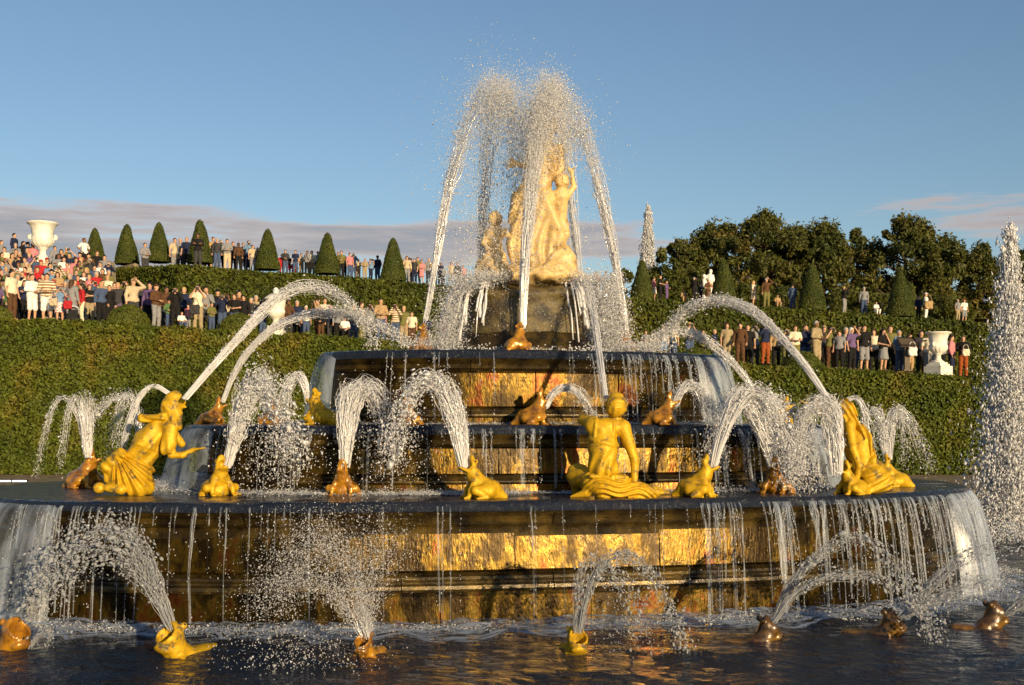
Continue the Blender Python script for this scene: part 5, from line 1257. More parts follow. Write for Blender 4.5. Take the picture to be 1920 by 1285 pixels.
gown = [cap(D(560, 640), D(560, 1090), .20, .20, .10, disp=fold, amp=.03), cap(D(545, 680, -.10), D(520, 1080, -.10), .085, .10, .06, disp=fold, amp=.03), cap(D(600, 680, -.12), D(680, 930, -.16), .125, .10, .08, disp=fold2, amp=.02), cap(D(680, 930, -.16), D(640, 1080, -.10), .10, .12, .06, disp=fold, amp=.02),
        cap(D(430, 640), D(620, 640, -.06), .08, .09, .06, disp=fold2, amp=.02), cap(D(400, 640, .05), D(385, 960, .05), .12, .13, .07, disp=fold, amp=.03), cap(D(360, 960, 0), D(420, 1100, -.05), .11, .13, .06, disp=fold, amp=.03), cap(D(420, 640, .04), D(480, 480, .06), .10, .09, .06, disp=fold2, amp=.02)]
def child(hx, hy, hip, f1, f2, hand1, hand2, sh=(0, 0), ay=-.05):
    H = D(hx, hy, ay - .05); S = H + np.array([sh[0], .03, -.20]); h = np.array(hip); out = [ell(H, (.112, .118, .125), k=.03, disp=lambda X, Y, Z: .007 * np.sin(70 * X) * np.sin(60 * Z) * (Z > H[2]), amp=.01), ell(H + [0.012, -.118, -.02], (.018, .022, .02), k=.02), ell(H + [.06, -.085, -.035], (.04, .03, .035), k=.03), ell(H + [-.04, -.085, -.035], (.04, .03, .035), k=.03),
        ell(H + [.05, -.108, .02], (.018, .012, .012), k=.01, op='s'), ell(H + [-.03, -.108, .02], (.018, .012, .012), k=.01, op='s'), ell(H + [.01, -.112, -.065], (.03, .014, .008), k=.008, op='s'), cap(H - [0, 0, .10], S, .055, .06, .04), cap(S + [-.085, 0, 0], S + [.085, 0, 0], .06, .06, .05), cap(S - [0, 0, .05], h, .115, .115, .08)]
    for s, f in ((-1, f1), (1, f2)):
        f = np.array(f); hp = h + [s * .06, 0, -.05]; kn = (hp + f) / 2 + [s * .03, -.06, .02]; out += [cap(hp, kn, .085, .062, .05), cap(kn, f + [0, 0, .03], .058, .038, .04), cap(f + [0, .02, .02], f + [0, -.09, .0], .035, .028, .02)]
    for s, hd in ((-1, hand1), (1, hand2)):
        hd = np.array(hd); s0 = S + [s * .11, 0, -.01]; el = (s0 + hd) / 2 + [s * .06, .02, -.05]; out += [cap(s0, el, .05, .04, .03), cap(el, hd, .038, .028, .03), ell(hd, (.032, .024, .034), k=.02)] + fingers(hd + (hd - el) * .12, hd - el, (1, .2, 0), L=.05, r=.009, spread=.3, curl=(0, 0, 0))
    return out
kid1 = child(705, 520, D(690, 800, .02), D(690, 1010, -.04), D(715, 990, .04), D(605, 540, -.08), D(775, 450, -.08), (-.02, 0))
kid2 = child(240, 790, D(235, 1010, .0), D(190, 1130, -.2), D(290, 1120, -.18), D(190, 1010, -.22), D(310, 880, -.12), (0, 0))
rock_d = lambda X, Y, Z: .030 * np.sin(13 * X + 4 * Z + 2) * np.sin(12 * Y + 3) + .014 * np.sin(31 * X + 9) * np.sin(29 * Z + 22 * Y)
rock = [ell(D(500, 1215, .05), (.86, .72, .16), k=.08, disp=rock_d, amp=.05), ell(D(690, 1110, -.05), (.26, .26, .30), k=.08, disp=rock_d, amp=.05), ell(D(220, 1140, -.02), (.24, .28, .22), k=.08, disp=rock_d, amp=.05), ell(D(330, 1190, -.30), (.26, .18, .14), k=.06, disp=rock_d, amp=.05), ell(D(640, 1180, -.32), (.3, .2, .14), k=.06, disp=rock_d, amp=.05),
        cap(D(650, 1010, -.2), D(760, 1060, -.22), .03, .035, .03), cap(D(760, 1060, -.22), D(775, 1160, -.2), .035, .02, .03), cap(D(270, 1150, -.45), D(380, 1200, -.42), .03, .035, .03), ell(D(300, 1160, -.46), (.06, .05, .05), k=.03)]
g0 = P(990, 526, 19.8)
go = empty("marble_group", g0, (0, 0, 0), (1.10, 1.0, 1.06)); tag(go, "sunlit marble group of a standing woman with two children, on the pedestal amid the jets", "sculpture")
for nm, pr, h in (("woman", woman, .015), ("woman_hair", wh, .015), ("gown", gown, .016), ("standing_child", kid1, .0135), ("seated_child", kid2, .0135), ("rock_base", rock, .024)):
    link(nm, sdf_mesh(nm, pr, h, M['marble']), go)

# ------------------------------------------------------------------ urns, small statue, reading desk, lamps, push chair
def urn_root(name, label, px, py, d, sc, rz=0.0): 
    o = empty(name, P(px, py, d), (0, 0, rz), (sc, sc, sc)); return tag(o, label, "urn", "marble urns on the terraces")
vase = [(0.0, .0), (.34, .0), (.34, .06), (.26, .10), (.17, .20), (.145, .34), (.17, .44), (.23, .48), (.22, .52), (.30, .56), (.44, .66), (.52, .80), (.535, .92), (.50, 1.02), (.47, 1.06), (.475, 1.10), (.50, 1.30), (.545, 1.50), (.62, 1.62), (.72, 1.68), (.73, 1.73), (.68, 1.745), (.58, 1.70), (.48, 1.55), (.45, 1.2), (0, 1.1)]
_vase = MB().lathe(vase, 56).build("vase", M['urn_marble'])
# gadroons on the belly, carved leaves on the neck
co = np.empty(len(_vase.vertices) * 3, dtype=np.float32); _vase.vertices.foreach_get("co", co); co = co.reshape(-1, 3); a_ = np.arctan2(co[:, 1], co[:, 0]); r_ = np.hypot(co[:, 0], co[:, 1])
bump_ = np.where((co[:, 2] > .54) & (co[:, 2] < .9) & (r_ > .28), .022 * np.cos(14 * a_), 0) + np.where((co[:, 2] > 1.15) & (co[:, 2] < 1.55) & (r_ > .46), .022 * np.cos(7 * a_ + 12 * co[:, 2]), 0)
co[:, :2] *= (1 + bump_ / np.maximum(r_, .05))[:, None]; _vase.vertices.foreach_set("co", co.ravel()); _vase.update()
_hdl = sdf_mesh("handle", [cap((.46, 0, .92), (.60, 0, .98), .05, .06, .04), ell((.60, 0, 1.05), (.085, .07, .10), k=.04), ell((.56, 0, 1.12), (.07, .09, .05), k=.04), ell((.655, 0, 1.03), (.03, .04, .03), k=.02)], .018, M['urn_marble'])
_sq = MB().box((0, 0, -.12), (.84, .84, .24)).box((0, 0, -.40), (.72, .72, .32)).box((0, 0, -.62), (.96, .96, .14)).build("plinth", M['urn_marble'], False)
_sq2 = MB().box((0, 0, -.05), (.74, .74, .10)).box((0, 0, -.16), (.9, .9, .12)).box((0, 0, -.42), (1.12, 1.12, .42)).box((0, 0, -1.0), (1.12, 1.12, .8)).build("plinth", M['urn_marble'], False)
for (px, py, d, sc, rz, pl, lab) in [(80, 486, 58.5, 1.02, .1, _sq, "large pale marble urn with round handles above the crowd on the steps at left"),
                                      (1759, 680, 45.5, .66, .62, _sq2, "marble urn on a square plinth half in shade, beside the people on the right terrace")]:
    o = urn_root("marble_urn", lab, px, py, d, sc, rz); link("vase", _vase, o)
    for s in (0, math.pi): link("handle", _hdl, o, (0, 0, 0), (0, 0, s + .15))
    link("plinth", pl, o)
o = urn_root("marble_urn", "lidded marble urn with a pointed knob on the left terrace, crossed by the water arches", 517, 613, 45.5, .80)
link("vase", MB().lathe([(0, 0), (.30, 0), (.30, .06), (.20, .12), (.13, .24), (.15, .34), (.22, .40), (.36, .50), (.45, .68), (.44, .78), (.40, .84), (.43, .90), (.46, 1.15), (.48, 1.28), (0, 1.28)], 40).build("lidded_vase", M['urn_marble']), o)
link("lid", MB().lathe([(0.0, 1.282), (.53, 1.282), (.56, 1.31), (.54, 1.35), (.40, 1.46), (.24, 1.55), (.13, 1.58), (.11, 1.63), (.145, 1.70), (.13, 1.78), (.05, 1.86), (.0, 1.87)], 40).build("lid", M['urn_marble']), o)
link("plinth", MB().box((0, 0, -.08), (.66, .66, .16)).box((0, 0, -.5), (.80, .80, .68)).box((0, 0, -.95), (.95, .95, .22)).build("plinth", M['urn_marble'], False), o)
# small white statue beyond the right terrace: two little figures on a block
o = empty("white_statue", P(1328, 548, 72)); tag(o, "small white marble statue of a figure carrying a child, beside a cone topiary", "statue")
link("figures", sdf_mesh("figures", [cap((0.08, 0, .1), (.08, 0, .62), .19, .17, .08), cap((.08, 0, .6), (.10, 0, .98), .19, .15, .08), ell((.14, -.02, 1.24), (.11, .12, .14), k=.05), cap((.12, 0, 1.0), (.13, 0, 1.14), .06, .06, .05), cap((.28, 0, .98), (.34, -.08, .66), .07, .055, .04), cap((.34, -.08, .66), (.12, -.2, .60), .055, .045, .04), cap((-.06, 0, .98), (-.22, -.1, .80), .07, .055, .04),
                                       cap((-.22, 0, .40), (-.26, 0, .74), .12, .11, .06), ell((-.25, -.02, .96), (.10, .10, .12), k=.04), cap((-.2, 0, .4), (-.1, -.1, .05), .08, .05, .04), cap((.15, 0, .1), (.2, -.05, -.2), .12, .09, .05), cap((.0, 0, .1), (-.05, -.02, -.2), .12, .09, .05)], .028, M['urn_marble']), o)
link("pedestal", MB().box((0, 0, -.30), (.8, .6, .2)).box((0, 0, -1.0), (.62, .5, 1.2)).build("pedestal", M['urn_marble'], False), o)
# reading desk sign on the right terrace
M['desk'] = plain("desk_wood", (0.10, 0.075, 0.05), .6); M['dark_metal'] = plain("dark_metal", (0.02, 0.02, 0.022), .4, .5)
b = P(1700, 696, 45.9); o = empty("reading_desk", b, (0, 0, .1)); tag(o, "dark sloping information desk on one post on the right terrace beside a white bag", "sign")
link("post", MB().box((0, 0, .5), (.20, .14, 1.0)).box((0, 0, .03), (.34, .3, .06)).build("post", M['desk'], False), o)
bo = link("board", MB().box((0, 0, 0), (.66, .5, .07)).build("board", M['desk'], False), o, (0, -.02, 1.09), (math.radians(38), 0, 0)); link("frame", MB().box((0, -.25, .05), (.66, .03, .04)).box((0, .25, .05), (.66, .03, .04)).box((-.325, 0, .05), (.025, .46, .04)).box((.325, 0, .05), (.025, .46, .04)).build("frame", M['dark_metal'], False), bo)
# lit floodlights low on the pool edge at far left
m, N, L, out = new_mat("lamp_face"); e = N.new("ShaderNodeEmission"); e.inputs["Color"].default_value = (1, .95, .98, 1); e.inputs["Strength"].default_value = 5.0; L.new(e.outputs[0], out.inputs[0]); M['lamp'] = m
for (px, w, lab) in [(6, .52, "lit white flood lamp at the pool edge, cut by the picture's left side"), (36, .50, "lit white flood lamp at the pool edge, right one of two at far left")]:
    o = empty("flood_lamp", P(px, 910, 39.0)); tag(o, lab, "lamp", "lit flood lamps at the pool edge")
    link("housing", MB().box((0, .07, .07), (w, .12, .22)).box((0, .07, -.08), (.1, .1, .14)).build("housing", M['dark_metal'], False), o); link("lamp_face", MB().box((0, 0, .07), (w - .05, .015, .17)).build("lamp_face", M['lamp'], False), o)
# push chair in the crowd at left
o = empty("push_chair", P(137, 614, 45.8), (0, 0, .5), (.85, .85, .85)); tag(o, "push chair with a silver and black hood at the feet of the people at left", "push chair")
M['silver_cloth'] = plain("silver_cloth", (.45, .46, .48), .5); M['black_cloth'] = plain("black_cloth", (.015, .015, .017), .8)
link("hood", sdf_mesh("hood", [ell((0, .1, .78), (.30, .34, .26), k=.02), ell((0, -.12, .66), (.24, .34, .24), k=.03, op='s')], .03, M['silver_cloth']), o)
link("seat", sdf_mesh("seat", [rbox((0, .12, .55), (.22, .06, .26), .04, (.35, 0, 0)), rbox((0, -.1, .36), (.22, .26, .05), .04)], .03, M['black_cloth']), o)
f_ = MB()
for s in (-1, 1): f_.tube([(s * .25, .45, 1.05), (s * .25, .25, .75), (s * .25, -.35, .12)], .016, 6); f_.tube([(s * .25, .0, .42), (s * .25, .35, .12)], .016, 6)
f_.tube([(-.25, .45, 1.05), (.25, .45, 1.05)], .02, 6); link("frame", f_.build("frame", M['dark_metal']), o)
wh_ = MB(); wh_.tube([(0, 0, 0), (.04, 0, 0)], .12, 14); whm = wh_.build("wheel", M['black_cloth'])
for x, y in ((-.29, -.35), (.25, -.35), (-.29, .35), (.25, .35)): link("wheel", whm, o, (x, y, .12))

# ------------------------------------------------------------------ people
SKIN = plain("skin", (.52, .30, .19), .55, .35); SKIN_D = plain("skin_brown", (.20, .10, .055), .55, .35)
CC = dict(white=(.78, .76, .72), cream=(.70, .62, .46), black=(.014, .013, .014), navy=(.018, .024, .06), red=(.42, .025, .03), pink=(.62, .22, .24), tan=(.40, .27, .14), olive=(.16, .15, .05), brown=(.10, .05, .025), grey=(.24, .24, .25), blue=(.16, .26, .42), purple=(.14, .09, .20), khaki=(.34, .27, .16), denim=(.06, .09, .17), rust=(.28, .07, .02), beige=(.52, .42, .28), green=(.10, .18, .07), charcoal=(.045, .045, .05))
HC = dict(dark=(.018, .012, .009), brown=(.07, .035, .015), blond=(.42, .28, .10), grey=(.35, .33, .31), white=(.7, .68, .62), black=(.008, .008, .009), tan=(.36, .26, .15), pink=(.55, .25, .26), red=(.4, .03, .03))
CM = {k: plain("cloth_" + k, v, .85, .15) for k, v in CC.items()}
HM = {k: plain("hair_" + k, v, .6, .3) for k, v in HC.items()}
def striped(name, a, b, sc):
    m, N, L, out = new_mat(name); t = N.new("ShaderNodeTexCoord"); w = N.new("ShaderNodeTexWave"); w.bands_direction = 'Z'; w.inputs["Scale"].default_value = sc; w.inputs["Distortion"].default_value = .4
    L.new(t.outputs["Object"], w.inputs["Vector"]); r = ramp(N, [(.42, a), (.5, b)]); L.new(w.outputs["Fac"], r.inputs[0]); p = N.new("ShaderNodeBsdfPrincipled"); p.inputs["Roughness"].default_value = .85
    L.new(r.outputs[0], p.inputs["Base Color"]); L.new(p.outputs[0], out.inputs[0]); return m
CM['striped'] = striped("cloth_striped", CC['cream'], (.22, .12, .05), 3.2)
m, N, L, out = new_mat("cloth_checked"); t_ = N.new("ShaderNodeTexCoord"); ck = N.new("ShaderNodeTexChecker"); ck.inputs["Scale"].default_value = 14; ck.inputs[1].default_value = (*CC['pink'], 1); ck.inputs[2].default_value = (*CC['white'], 1); p_ = N.new("ShaderNodeBsdfPrincipled")
L.new(t_.outputs["Object"], ck.inputs[0]); L.new(ck.outputs[0], p_.inputs["Base Color"]); L.new(p_.outputs[0], out.inputs[0]); CM['checked'] = m

ARMS = dict(down=((.25, .02, 1.15), (.26, -.06, .89), None, None), camera=((.27, -.15, 1.27), (.085, -.19, 1.57), None, None), front=((.26, -.02, 1.15), (.07, -.25, 1.10), None, None),
            brow=((.34, -.10, 1.46), (.07, -.14, 1.69), (.25, .02, 1.15), (.26, -.06, .89)), wave=((.30, -.05, 1.62), (.22, -.12, 1.90), (.25, .02, 1.15), (.24, -.10, .92)),
            crossed=((.25, -.12, 1.18), (-.08, -.20, 1.24), None, None), hips=((.36, .05, 1.20), (.20, -.07, 1.03), None, None), point=((.44, -.06, 1.43), (.70, -.14, 1.47), (.25, .02, 1.15), (.24, -.10, .92)),
            overhead=((.31, -.10, 1.60), (.09, -.18, 1.83), None, None), chin=((.24, -.16, 1.14), (.05, -.15, 1.45), (.25, .02, 1.15), (.05, -.24, 1.08)))
POSE_TXT = dict(down="standing", camera="with raised camera", front="hands at belly", brow="shading the eyes", wave="with raised arm", crossed="with folded arms", hips="hands on hips", point="pointing sideways", overhead="holding camera overhead", chin="hand at chin", crouch="sitting low")
def legs(pose):
    if pose == 'crouch': return [((s * .09, 0, .40), (s * .16, -.34, .46), (s * .13, -.30, .10), (s * .14, -.44, .035)) for s in (-1, 1)]
    return [((s * .09, 0, .92), (s * .105, -.03, .50), (s * .12, .02, .09), (s * .135, -.14, .035)) for s in (-1, 1)]
def arms(pose):
    a = ARMS['front' if pose == 'crouch' else pose]; dz = -.52 if pose == 'crouch' else 0; out = []
    for s, e, h in ((1, a[0], a[1]), (-1, a[2] or a[0], a[3] or a[1])):
        sh = np.array([s * .185, .0, 1.41 + dz]); e = np.array([s * e[0], e[1], e[2] + dz]); h = np.array([s * h[0], h[1], h[2] + dz]); out.append((sh, e, h))
    return out
PH = .024
def person_mesh(pose):
    dz = -.52 if pose == 'crouch' else 0; z = lambda v: v + dz
    pr = [ell((0, -.005, z(1.625)), (.077, .097, .118), k=.03), ell((0, -.10, z(1.615)), (.016, .024, .022), k=.012), ell((0, -.085, z(1.56)), (.035, .025, .02), k=.015), ell((0, -.088, z(1.655)), (.05, .02, .012), k=.012), cap((-.082, 0, z(1.62)), (.082, 0, z(1.62)), .02, .02, .012),
          cap((0, .01, z(1.40)), (0, 0, z(1.54)), .058, .052, .04), ell((-.03, -.097, z(1.635)), (.012, .014, .009), k=.006, op='s'), ell((.03, -.097, z(1.635)), (.012, .014, .009), k=.006, op='s'), ell((0, -.108, z(1.572)), (.022, .012, .006), k=.005, op='s'),
          cap((-.12, 0, z(1.38)), (.12, 0, z(1.38)), .085, .085, .06), cap((0, .0, z(1.32)), (0, .0, z(1.08)), .13, .115, .08), cap((-.06, 0, z(.97)), (.06, 0, z(.97)), .115, .115, .06)]
    for sh, e, h in arms(pose): pr += [cap(sh, e, .053, .041, .03), cap(e, h, .040, .028, .02), ell(h + (h - e) * .14, (.036, .028, .042), k=.02)]
    for hp, kn, an, ft in legs(pose): pr += [cap(hp, kn, .085, .060, .05), cap(kn, an, .058, .038, .03), cap(an, ft, .040, .032, .03)]
    me = sdf_mesh("person_body", pr, PH, SKIN)
    # separate fingers on each palm
    mb = MB(); n = len(me.vertices); co = np.empty(n * 3, dtype=np.float32); me.vertices.foreach_get("co", co)
    fv = np.empty(len(me.loops), dtype=np.int32); me.loops.foreach_get("vertex_index", fv); mb.add(co.reshape(-1, 3), fv.reshape(-1, 4))
    for sh, e, h in arms(pose):
        d = (h - e) / np.linalg.norm(h - e); sd = np.cross(d, [0, 1, .3]); sd /= np.linalg.norm(sd); c = h + (h - e) * .22
        for i, l in enumerate((.065, .078, .074, .058)):
            b = c + sd * (i - 1.5) * .018; mb.tube([b, b + d * l * .55 + [0, -.006, 0], b + d * l + [0, -.02, -.004]], [.0095, .009, .006], 4)
        b = h + (h - e) * .10 - sd * .03; mb.tube([b, b + d * .03 - sd * .022, b + d * .06 - sd * .026], [.011, .010, .007], 4)
    return mb.build("person_body", SKIN)
def top_mesh(pose, sleeve):
    dz = -.52 if pose == 'crouch' else 0; z = lambda v: v + dz
    wr = lambda X, Y, Z: .006 * np.sin(28 * Z + 18 * X) * np.sin(21 * X + 11 * Y)
    pr = [cap((-.115, .0, z(1.375)), (.115, .0, z(1.375)), .105, .105, .06), cap((0, .0, z(1.32)), (0, 0, z(1.06)), .152, .148, .08, disp=wr, amp=.01), cap((-.06, 0, z(.98)), (.06, 0, z(.98)), .142, .142, .06, disp=wr, amp=.01), ell((0, .0, z(1.465)), (.07, .075, .04), k=.03)]
    for sh, e, h in arms(pose):
        pr.append(cap(sh, e if sleeve else sh + (e - sh) * .72, .074, .060 if sleeve else .066, .04))
        if sleeve: pr.append(cap(e, e + (h - e) * .88, .060, .046, .03))
    pr.append(rbox((0, 0, z(.72)), (.4, .4, .17), .02, k=.01, op='s'))
    return sdf_mesh("top", pr, PH, CM['white'])
def bottom_mesh(kind, pose):
    pr = []
    wr = lambda X, Y, Z: .005 * np.sin(34 * Z + 20 * X)
    if pose == 'crouch':
        pr = [cap((-.07, 0, .44), (.07, 0, .44), .15, .15, .06)]
        for hp, kn, an, ft in legs(pose): pr += [cap(hp, kn, .115, .085, .05), cap(kn, np.array(kn) * .15 + np.array(an) * .85, .08, .058, .04)]
    elif kind == 'skirt':
        pr = [cap((-.05, 0, .96), (.05, 0, .96), .138, .138, .05), cap((0, 0, .92), (0, 0, .58), .155, .215, .08, disp=lambda X, Y, Z: .012 * np.sin(9 * np.arctan2(Y, X)) * (1.0 - Z), amp=.015), rbox((0, 0, .38), (.4, .4, .12), .01, k=.01, op='s')]
    else:
        pr = [cap((-.06, 0, .97), (.06, 0, .97), .135, .135, .06)]
        for hp, kn, an, ft in legs(pose):
            hp, kn, an = map(np.array, (hp, kn, an)); pr.append(cap(hp, kn, .108, .084, .04, disp=wr, amp=.006))
            if kind == 'trousers': pr.append(cap(kn, an + [0, 0, .0], .080, .070, .03, disp=wr, amp=.006))
            else: pr.append(cap(kn, kn + [0, 0, -.02], .092, .092, .03))
        pr.append(rbox((0, 0, 1.18), (.4, .4, .13), .02, k=.01, op='s'))
    return sdf_mesh("bottom", pr, PH, CM['navy'])
def hair_mesh(kind):
    if kind == 'short': pr = [ell((0, .015, 1.655), (.088, .104, .108), k=.02), ell((0, -.10, 1.585), (.10, .095, .085), k=.02, op='s')]
    elif kind == 'long': pr = [ell((0, .015, 1.655), (.092, .108, .110), k=.02), cap((0, .06, 1.62), (0, .085, 1.42), .085, .075, .05), ell((0, -.10, 1.57), (.085, .10, .10), k=.02, op='s')]
    elif kind == 'cap': pr = [ell((0, .0, 1.685), (.09, .107, .085), k=.02), ell((0, -.12, 1.68), (.072, .085, .014), (.15, 0, 0), .02), rbox((0, -.0, 1.55), (.12, .115, .085), .02, k=.01, op='s')]
    else: pr = [ell((0, .0, 1.70), (.09, .105, .075), k=.02), ell((0, 0, 1.685), (.165, .175, .016), k=.02)]
    return sdf_mesh("hair", pr, .018, HM['dark'])
_shoe = MB()
for s in (-1, 1): _shoe.add(*(lambda m: (m[0], m[1]))((np.array([[s * .128 + x * .048, y, z] for (y, z, w) in ((.06, .0, 1), (.06, .085, .8), (-.05, .09, .8), (-.19, .045, .7), (-.20, .0, .8), (-.06, .0, 1)) for x in (-w, w)]), np.array([[0, 1, 3, 2], [2, 3, 5, 4], [4, 5, 7, 6], [6, 7, 9, 8], [8, 9, 11, 10], [10, 11, 1, 0]]))))
_shoe = _shoe.build("shoes", CM['black'])
_cache = {}
def get(key, fn):
    if key not in _cache: _cache[key] = fn()
    return _cache[key]
_cam_m = MB().box((0, 0, 0), (.13, .06, .085)).tube([(0, -.03, 0), (0, -.10, 0)], .034, 10).build("hand_camera", M['dark_metal'], False)

used, PEOPLE = {}, []
KIND_TXT = dict(trousers="trousers", shorts="shorts", skirt="skirt")
def person(px, py, row, pose, top, sl, bk, bc, hk, hc, turn=None, where="", d=None, label=None):
    """px, py: top of the head in the photograph; row picks the ground it stands on"""
    child = False
    if row == 'A': d = d or 46.0 + (len(PEOPLE) * 37 % 100) / 100 * .5
    elif row == 'A2': d = d or 47.2 + (len(PEOPLE) * 53 % 100) / 100 * 2.0; py += [-5, 3, 0, -2, 6, -7, 2, 4][len(PEOPLE) % 8]
    elif row == 'B': d = d or 63.6 + (len(PEOPLE) * 41 % 100) / 100 * 1.2
    if row != 'S': X = CAMX + (px - 960) * d / FPX; Y = CAMY + d
    if row in ('A', 'A2'):
        gzv = z1(X)
        if X < -15.3 and Y > SY0: gzv = step_z(int((Y - SY0) / ((SY1 - SY0) / NST)))
    elif row == 'B': gzv = ground2(X, Y)
    else:   # on the steps: find the step whose standing head shows at py
        best = (9e9,)
        for i in range(NST):
            dd = SY0 + (SY1 - SY0) * (i + .55) / NST - CAMY; e = abs(HOR - (step_z(i) + 1.70 - CAMZ) * FPX / dd - py)
            if e < best[0]: best = (e, i, dd)
        d = best[2]; X = CAMX + (px - 960) * d / FPX; Y = CAMY + d; gzv = step_z(best[1])
    Hn = 1.245 if pose == 'crouch' else 1.765
    sc = float(np.clip((CAMZ + (HOR - py) * d / FPX - gzv) / Hn, .60, 1.10))
    if turn is None: turn = rng.uniform(-30, 30) + (18 if px < 800 else -12)
    t_name = "checked" if top == 'checked' else top
    if label is None:
        who = "small person" if sc < .78 else "person"
        h_txt = {"short": f"{hc} hair", "long": f"long {hc} hair", "cap": f"{hc} cap", "hat": f"{hc} hat"}[hk]
        base = f"{who} in {top} {'jacket' if sl else 'shirt'} {POSE_TXT[pose]}"
        cands = [f"{base}, {where}", f"{who} in {top} and {bc} {bk} {POSE_TXT[pose]}, {where}", f"{who} with {h_txt} in {top} {POSE_TXT[pose]}, {where}", f"{who} with {h_txt} in {top} and {bc} {bk}, {where}"]
        for q in sorted(PEOPLE, key=lambda q: abs(q[0] - px) + abs(q[1] - py))[:5]:
            cands.append(f"{who} in {top} {'right' if px > q[0] else 'left'} of the one in {q[2]}, {where}")
        for q in sorted(PEOPLE, key=lambda q: abs(q[0] - px) + abs(q[1] - py))[:5]:
            cands.append(f"{h_txt} {who} in {top} {'right' if px > q[0] else 'left'} of the {q[2]} one, {where}")
        label = next((c for c in cands if c.lower() not in used and len(c.split()) <= 16), cands[0])
    used[label.lower()] = 1; PEOPLE.append((px, py, top, label, 'jacket' if sl else 'shirt'))
    o = empty("person", (X, Y, gzv), (0, 0, math.radians(turn)), (sc * rng.uniform(.96, 1.08), sc, sc)); tag(o, label, "person", "people watching from the terraces and steps")
    skin = SKIN if rng.random() < .9 else SKIN_D
    mat_slot(link("body", get(('body', pose), lambda: person_mesh(pose)), o), skin)
    mat_slot(link("jacket" if sl else "shirt", get(('top', pose, sl), lambda: top_mesh(pose, sl)), o), CM[top])
    bp = 'crouch' if pose == 'crouch' else 'st'
    mat_slot(link(bk, get(('bot', bk, bp), lambda: bottom_mesh(bk, bp)), o), CM[bc])
    hz = -.52 if pose == 'crouch' else 0
    mat_slot(link({"short": "hair", "long": "hair", "cap": "cap", "hat": "hat"}[hk], get(('hair', hk), lambda: hair_mesh(hk)), o, (0, 0, hz)), HM[hc])
    if pose != 'crouch': link("shoes", _shoe, o)
    if pose in ('camera', 'overhead'):
        z = 1.625 if pose == 'camera' else 1.89
        R = Matrix.Rotation(math.radians(turn), 3, 'Z'); q = Vector((X, Y, gzv)) + R @ (Vector((0, -.215, z)) * sc)
        c = link("camera", _cam_m, None, q, (0, 0, math.radians(turn))); lb = ("camera of " + label).replace(" with raised camera", "").replace(" holding camera overhead", " overhead")
        tag(c, lb if lb.lower() not in used else lb.replace("camera of", "small camera of"), "camera", "cameras held up in the crowd")
    return o

